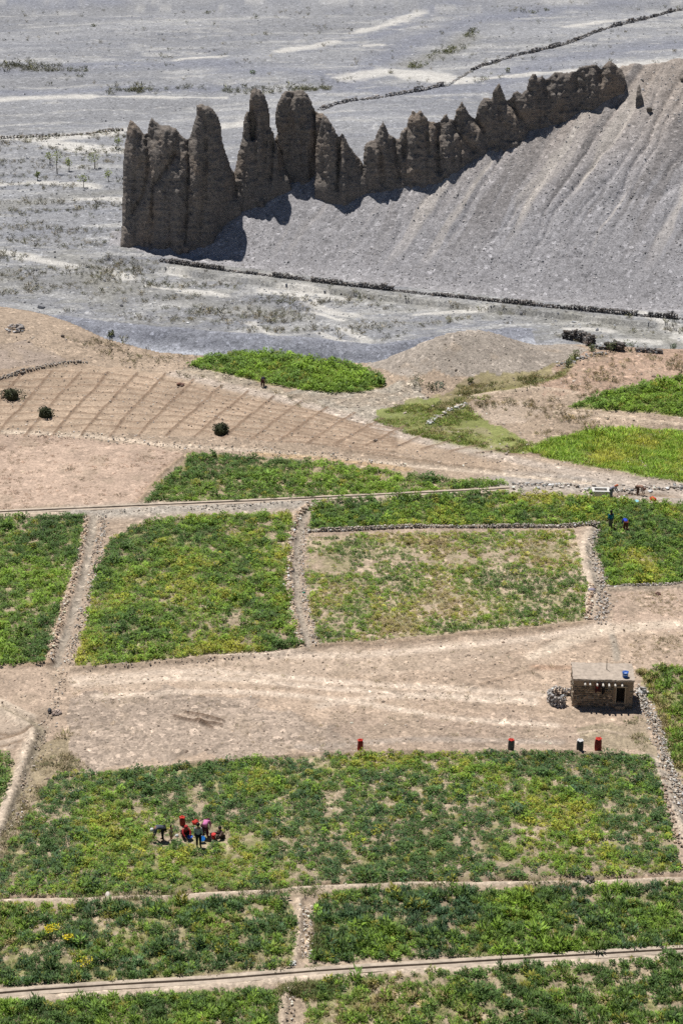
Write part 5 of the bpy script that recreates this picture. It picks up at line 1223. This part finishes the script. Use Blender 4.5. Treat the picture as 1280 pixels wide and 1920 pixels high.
def sack(label, px, py, hpx, wpx, body, topc, seed, group='full sacks on the fallow ground'):
    p = at(px, py); s = scale_at(py); h = hpx / s / .86; r = wpx / s / 2
    e = empty('sack', p, random.uniform(-.4, .4)); tag(e, label, 'sack', group)
    bm_obj('bag', sack_mesh(h, r, seed), body, e, True)
    # gathered mouth with its loose cloth collar
    bm = bmesh.new(); seg = 26; rd = random.Random(seed); R_ = []
    for (rr, z) in ((r * .62, h * .955), (r * .40, h * 1.0), (r * .55, h * 1.05), (r * .82, h * 1.045), (r * .95, h * 1.0)):
        R_.append([bm.verts.new((rr * (1 + .16 * math.sin(k * 5 * 6.283 / seg + seed) + rd.uniform(-.05, .05)) * math.cos(6.283 * k / seg), rr * .85 * (1 + .16 * math.sin(k * 5 * 6.283 / seg + seed)) * math.sin(6.283 * k / seg), z + rd.uniform(-.015, .015))) for k in range(seg)])
    for A, B in zip(R_, R_[1:]):
        for k in range(seg): bm.faces.new((A[k], A[(k + 1) % seg], B[(k + 1) % seg], B[k]))
    bm.faces.new(R_[1])
    bm_obj('gathered_mouth', bm, topc, e, True); return e
RED = plain('red_net', (.55, .045, .03), .7, 22, .3); REDB = plain('shaded_red_net', (.30, .05, .035), .8, 22, .35); GREYB = plain('grey_brown_sacking', (.17, .14, .125), .9, 18, .3); DKB = plain('dark_sacking', (.10, .09, .085), .9, 18, .3); WHT = plain('white_sacking', (.72, .70, .68), .8, 18, .12)  # bags darker than their mouths: backlit shade put into their colour
sack('full red sack standing alone, farthest left on the fallow ground', 675, 1405, 19, 11, REDB, RED, 1)
sack('grey brown sack with a red mouth standing alone in the middle', 957, 1407, 20, 12, GREYB, RED, 2)
sack('dark sack with a white top standing left of the red sack', 1086, 1408, 19, 13, DKB, WHT, 3)
sack('full red sack standing nearest the hut, farthest right', 1120, 1407, 22, 13.5, REDB, RED, 4)
sack('red sack standing among the harvesters in the big field', 342.5, 1545, 15, 11, REDB, RED, 5, 'sacks among the harvesters')
def heap_cloth(name, label, px, py, wpx, hgt, mat, seed, cat):
    p = at(px, py); r = wpx / scale_at(py) / 2; bm = bmesh.new(); bmesh.ops.create_icosphere(bm, subdivisions=3, radius=1)
    for v in bm.verts:
        n = float(fbm(np.array([v.co.x * 2.2 + seed]), np.array([v.co.y * 2.2 + v.co.z]), 3, 12)[0]) - .5
        v.co = Vector((v.co.x * r * (1 + .7 * n), v.co.y * r * .8 * (1 + .7 * n), max(-.03, (v.co.z * .6 + .4) * hgt * (1 + 1.4 * n))))
    o = bm_obj(name, bm, mat, None, True); o.location = p; return tag(o, label, cat)
heap_cloth('empty_sack', 'crumpled empty red sack lying behind the standing man', 366, 1542, 13, .24, RED, 3, 'sack')
heap_cloth('red_cloth', 'crumpled red cloth lying on the bare path beyond the workers', 1223, 937, 13, .22, plain('orange_red_cloth', (.72, .075, .035), .8), 5, 'cloth')
heap_cloth('white_bundle', 'small white bundle on the plants between the child and crouching woman', 332, 1566, 7, .15, plain('white_cloth', (.72, .76, .74), .8), 8, 'bundle')
def tub(label, px, py, wpx, hgt, mat, tilt=0.0, lift=.12):
    p = at(px, py); r = wpx / scale_at(py) / 2
    e = empty('tub', p + Vector((0, 0, lift))); e.rotation_euler = (tilt, 0, 0); tag(e, label, 'tub', 'plastic tubs of the workers')
    bm = bmesh.new(); lathe(bm, [(r * .72, 0), (r * .75, .01), (r * .96, hgt), (r * .88, hgt * .98), (r * .70, .025)], 24); bm_obj('bowl', bm, mat, e, True)
    bm = bmesh.new(); M_ = Matrix(); lathe(bm, [(r * .965, hgt - .008), (r * 1.07, hgt - .004), (r * 1.07, hgt + .012), (r * .93, hgt + .012)], 24); bm_obj('rim', bm, mat, e, True); return e
tub('wide blue tub beside the crouching woman in red', 356.5, 1573, 10, .12, plain('blue_tub', (.04, .13, .55), .4))
tub('bright blue tub tipped towards the viewer behind the standing man', 380, 1577, 10.5, .16, plain('bright_blue_tub', (.03, .22, .68), .4), R(48), .2)
tub('pale blue tub on the green strip below the bare path', 1192, 944, 8, .10, plain('pale_blue_tub', (.30, .62, .72), .4), R(8), .18)
e = tub('small red bucket left of the sitting person', 401, 1572, 8.5, .34, plain('red_bucket', (.62, .035, .03), .45), R(6), .06)
bm = bmesh.new()
for k in range(10):
    a0, a1 = math.pi * k / 10, math.pi * (k + 1) / 10; rod(bm, (.15 * math.cos(a0), 0, .33 + .14 * math.sin(a0)), (.15 * math.cos(a1), 0, .33 + .14 * math.sin(a1)), .01, .01, 5)
bm_obj('handle', bm, plain('dark_pole', (.1, .08, .07)), e)
bm = bmesh.new(); box(bm, (0, 0, .06), (.2, .16, .08), .4, .02); o = bm_obj('green_can', bm, plain('green_can', (.02, .22, .14), .5), None); o.location = at(569, 1113); tag(o, 'tiny green container on the stone bank between the middle fields', 'container')
bm = bmesh.new(); bmesh.ops.create_icosphere(bm, subdivisions=2, radius=.3)
for v in bm.verts: v.co = Vector((v.co.x, v.co.y * .7, max(0, v.co.z * .5 + .05)))
o = bm_obj('grey_bundle', bm, plain('lilac_cloth', (.30, .27, .33), .9), None, True); o.location = at(1108, 1111); tag(o, 'grey lilac bundle lying on the ridge at the right of the sparse field', 'bundle')

# ================================================================== PEOPLE
print('people')
def skin_mesh(name, verts, edges, rad, root, mat, parent, sub=1, mats=None):
    me = bpy.data.meshes.new(name); me.from_pydata([tuple(v) for v in verts], edges, []); o = bpy.data.objects.new(name, me); COL.objects.link(o)
    m = o.modifiers.new('skin', 'SKIN'); m.use_smooth_shade = True; m.branch_smoothing = .4
    if not me.skin_vertices: bpy.context.view_layer.objects.active = o
    for i, r in enumerate(rad):
        d = me.skin_vertices[0].data[i]; d.radius = (r, r) if np.isscalar(r) else r; d.use_root = (i == root)
    s = o.modifiers.new('smooth', 'SUBSURF'); s.levels = s.render_levels = sub
    dg = bpy.context.evaluated_depsgraph_get(); me2 = bpy.data.meshes.new_from_object(o.evaluated_get(dg)); o.modifiers.clear(); o.data = me2; bpy.data.meshes.remove(me)
    me2.name = name; me2.materials.clear(); me2.materials.append(mat); me2.polygons.foreach_set('use_smooth', [True] * len(me2.polygons)); o.parent = parent; return o
def V_(*a): return Vector(a)
POSE = {}
POSE['stand'] = dict(pel=V_(0, 0, .93), ch=V_(0, -.01, 1.25), nk=V_(0, .01, 1.46), hd=V_(0, -.02, 1.60), hdir=V_(0, -.05, 1), face=V_(0, -1, 0), sh=(.18, .0, 1.40), el=(.235, .03, 1.12), wr=(.235, -.05, .88), hip=(.09, 0, .90), kn=(.10, -.02, .49), an=(.10, .03, .08), toe=(.12, -.13, .035))
POSE['bend'] = dict(pel=V_(0, .16, .90), ch=V_(0, -.16, 1.0), nk=V_(0, -.38, .93), hd=V_(0, -.50, .84), hdir=V_(0, -.8, -.5), face=V_(0, -.5, -.85), sh=(.17, -.31, .94), el=(.20, -.36, .66), wr=(.15, -.46, .42), hip=(.09, .15, .87), kn=(.12, .06, .47), an=(.14, .10, .08), toe=(.16, -.06, .035))
POSE['lean'] = dict(pel=V_(0, .10, .92), ch=V_(0, -.14, 1.17), nk=V_(0, -.30, 1.27), hd=V_(0, -.40, 1.33), hdir=V_(0, -.75, .55), face=V_(0, -.8, -.5), sh=(.18, -.25, 1.22), el=(.22, -.35, .97), wr=(.16, -.50, .80), hip=(.09, .09, .89), kn=(.10, .03, .48), an=(.11, .07, .08), toe=(.13, -.09, .035))
POSE['squat'] = dict(pel=V_(0, .14, .26), ch=V_(0, -.06, .56), nk=V_(0, -.17, .74), hd=V_(0, -.25, .85), hdir=V_(0, -.5, .8), face=V_(0, -.85, -.45), sh=(.17, -.14, .69), el=(.25, -.30, .48), wr=(.15, -.46, .28), hip=(.10, .12, .26), kn=(.20, -.24, .50), an=(.16, .0, .09), toe=(.18, -.16, .035))
POSE['sit'] = dict(pel=V_(0, .10, .14), ch=V_(0, .05, .42), nk=V_(0, .0, .62), hd=V_(0, -.05, .75), hdir=V_(0, -.2, 1), face=V_(0, -.95, -.3), sh=(.17, .0, .57), el=(.24, -.12, .36), wr=(.16, -.32, .32), hip=(.10, .08, .14), kn=(.19, -.28, .42), an=(.15, -.42, .09), toe=(.16, -.57, .04))
SKIN = plain('tanned_skin', (.27, .15, .10), .6, 20, .08); HAIR = plain('black_hair', (.012, .010, .009), .5, 40, .3); SHOE = plain('dark_shoe', (.03, .025, .025), .7)
EYE = plain('dark_eye', (.01, .01, .01), .2)
def person(label, px, py, pose, rz, top, bottom, head='hair', headmat=None, k=1.0, skirt=False, sleeves=True, extra=None, group=None):
    p = at(px, py); e = empty('person', p, rz); e.scale = (k, k, k); tag(e, label, 'person', group)
    q = POSE[pose]; vs = []; es = []; rs = []
    def add(v, r, par=None):
        vs.append(Vector(v)); rs.append(r); i = len(vs) - 1
        if par is not None: es.append((par, i))
        return i
    pel = add(q['pel'], (.15, .11)); ch = add(q['ch'], (.155, .115), pel); nb = add(q['nk'].lerp(q['ch'], .25), (.12, .08), ch); nk = add(q['nk'], .055, nb)
    hd0 = add(q['hd'].lerp(q['nk'], .35), .075, nk); up = q['hdir'].normalized(); fc = (q['face'] - up * q['face'].dot(up)).normalized()
    hd1 = add(q['hd'] + up * .02, .098, hd0); hd2 = add(q['hd'] + up * .085, .075, hd1)
    add(q['hd'] + fc * .125 - up * .005, .018, hd1)                       # nose
    fl = {}
    for sx in (-1, 1):
        m = lambda t: Vector((t[0] * sx, t[1], t[2]))
        sh = add(m(q['sh']), .06, nb); el = add(m(q['el']), .043, sh); wr = add(m(q['wr']), .029, el)
        dd = (m(q['wr']) - m(q['el'])).normalized(); side = Vector((0, 1, 0)).cross(dd).normalized() if abs(dd.y) < .9 else Vector((1, 0, 0)); fwd = side.cross(dd).normalized()
        pm = add(m(q['wr']) + dd * .07, (.036, .02), wr)
        for j, (off, ln) in enumerate(((-.03, .060), (-.010, .072), (.010, .068), (.030, .052))):
            a = add(m(q['wr']) + dd * (.115) + fwd * off * 1.15, .0095, pm); b = add(vs[a] + dd * ln * .6 + side * .012 * sx, .0085, a); add(vs[b] + dd * ln * .35 + side * .022 * sx, .0075, b)
        a = add(m(q['wr']) + dd * .055 - fwd * .048, .011, wr); add(vs[a] + dd * .045 - fwd * .018, .009, a)
        hp = add(m(q['hip']), .092, pel); kn = add(m(q['kn']), .062, hp); an = add(m(q['an']), .042, kn); add(m(q['toe']), .034, an)
        fl[sx] = m
    skin_mesh('body', vs, es, rs, 0, SKIN, e, 1)
    # clothes: looser chains over the same joints
    vs = []; es = []; rs = []
    pel = add(q['pel'].lerp(q['ch'], -.12), (.185, .15)); ch = add(q['ch'], (.19, .145), pel); nb = add(q['nk'].lerp(q['ch'], .2), (.125, .095), ch)
    for sx in (-1, 1):
        m = fl[sx]; sh = add(m(q['sh']), .08, nb); el = add(m(q['el']), .06, sh)
        if sleeves: add(Vector(m(q['el'])).lerp(Vector(m(q['wr'])), .88), .045, el)
    skin_mesh('shirt', vs, es, rs, 0, top, e, 1)
    vs = []; es = []; rs = []
    pel = add(q['pel'], (.175, .135))
    for sx in (-1, 1):
        m = fl[sx]; w = 1.25 if skirt else 1.0
        hp = add(m(q['hip']), .112 * w, pel); kn = add(m(q['kn']), .083 * w, hp); add(Vector(m(q['kn'])).lerp(Vector(m(q['an'])), .9), .066 * w, kn)
    skin_mesh('trousers', vs, es, rs, 0, bottom, e, 1)
    for sx in (-1, 1):
        vs = []; es = []; rs = []; m = fl[sx]
        a = add(Vector(m(q['an'])) - V_(0, -.02, .03), .045); add(m(q['toe']), .042, a); skin_mesh('shoe', vs, es, rs, 0, SHOE, e, 1)
    # eyes, ears
    sd_ = up.cross(fc).normalized()
    for sx in (-1, 1):
        bm = bmesh.new(); bmesh.ops.create_uvsphere(bm, u_segments=8, v_segments=6, radius=.014, matrix=Matrix.Translation(q['hd'] + fc * .088 + up * .025 + sd_ * .034 * sx)); bm_obj('eye', bm, EYE, e, True)
        bm = bmesh.new(); bmesh.ops.create_uvsphere(bm, u_segments=8, v_segments=6, radius=.022, matrix=Matrix.Translation(q['hd'] + up * .01 + sd_ * .098 * sx)); bm_obj('ear', bm, SKIN, e, True)
    # hair or scarf: a cap round the back of the skull
    bm = bmesh.new(); bmesh.ops.create_icosphere(bm, subdivisions=3, radius=1.0)
    Mh = Matrix((sd_, fc, up)).transposed()
    big = 1.16 if head != 'hair' else 1.06
    for v in bm.verts:
        x, y, z = v.co; n = .012 * (random.random() - .5)
        y = min(y, .45 if z < .45 else 1.0)                                     # leaves the face open
        v.co = q['hd'] + Mh @ Vector((x * (.106 * big + n), y * (.112 * big) - .018, z * (.112 * big) + .045)) 
    bm_obj('hair' if head == 'hair' else ('cap' if head == 'cap' else 'headscarf'), bm, headmat or HAIR, e, True)
    if head == 'long':
        vs = []; es = []; rs = []; a = add(q['hd'] - fc * .06, .10); b = add(q['nk'] - fc * .10, .085, a); add(q['ch'].lerp(q['nk'], .3) - fc * .15, .06, b); skin_mesh('hair', vs, es, rs, 0, HAIR, e, 1)
    if head == 'scarf':
        vs = []; es = []; rs = []; a = add(q['hd'] - fc * .05, .11); b = add(q['nk'] - fc * .03, .105, a); add(q['ch'].lerp(q['nk'], .45) - fc * .09, .11, b); skin_mesh('headscarf_tail', vs, es, rs, 0, headmat or HAIR, e, 1)
    if extra: extra(e, q)
    return e
m_ = plain
G1 = 'harvesters in the big field'; G2 = 'workers at the upper right'
person('person in a dark grey jacket and white cap bending to the left', 303, 1574, 'bend', R(-80), m_('slate_jacket', (.075, .085, .105), .9), m_('black_trousers', (.02, .02, .022), .9), 'cap', m_('white_cap', (.66, .66, .63), .9), 1.0, group=G1)
person('small child in tan clothes standing beside the bending grey figure', 321.5, 1572, 'stand', R(-120), m_('tan_shirt', (.62, .47, .31), .9), m_('tan_trousers', (.46, .32, .2), .9), 'hair', None, .6, group=G1)
person('crouching person in a red top and dark skirt beside the blue tub', 347.5, 1567, 'squat', R(25), m_('red_top', (.50, .035, .04), .9), m_('dark_red_skirt', (.045, .016, .02), .9), 'scarf', m_('red_scarf', (.46, .04, .045), .9), 1.0, True, group=G1)
person('man in a light grey shirt and black trousers standing upright with his back turned', 373, 1587, 'stand', R(175), m_('pale_grey_shirt', (.36, .38, .40), .9), m_('black_trousers', (.02, .02, .022), .9), 'hair', None, 1.0, group=G1)
person('person in a pink top and maroon trousers bent double behind the standing man', 386, 1567, 'bend', R(165), m_('pink_top', (.62, .20, .40), .9), m_('maroon_trousers', (.07, .018, .03), .9), 'scarf', m_('maroon_scarf', (.10, .03, .05), .9), 1.0, True, group=G1)
person('dark haired person in pale pinkish clothes sitting right of the red bucket', 414, 1570, 'sit', R(-60), m_('dusty_pink_top', (.36, .22, .19), .9), m_('dark_brown_trousers', (.06, .04, .035), .9), 'hair', None, .95, group=G1)
person('person in a grey lilac robe and orange headscarf beside the concrete box', 1146, 932, 'lean', R(70), m_('lilac_robe', (.27, .25, .32), .9), m_('lilac_skirt', (.20, .19, .24), .9), 'scarf', m_('orange_scarf', (.62, .16, .08), .9), .92, True, group=G2)
person('person in tan clothes bent low over the stones at the end of the channel', 1196, 928, 'bend', R(60), m_('sand_shirt', (.32, .20, .15), .9), m_('brown_trousers', (.14, .085, .06), .9), 'hair', m_('brown_hood', (.20, .10, .075), .9), .95, group=G2)
person('person in a teal top with long black hair standing by the stone wall corner', 1143, 991, 'stand', R(200), m_('teal_top', (.02, .20, .26), .9), m_('olive_skirt', (.17, .16, .12), .9), 'long', HAIR, .96, True, group=G2)
person('person in a bright blue top and rust brown trousers bent over in the green strip', 1171, 994, 'bend', R(185), m_('bright_blue_top', (.03, .07, .50), .9), m_('rust_trousers', (.17, .05, .03), .9), 'scarf', m_('blue_scarf', (.03, .06, .40), .9), .92, True, group=G2)
person('person in dark clothes bent over at the edge of the lens shaped field', 493, 724, 'bend', R(170), m_('black_top', (.022, .018, .035), .9), m_('dark_brown_skirt', (.055, .022, .018), .9), 'scarf', m_('charcoal_scarf', (.06, .055, .07), .9), .92, True)
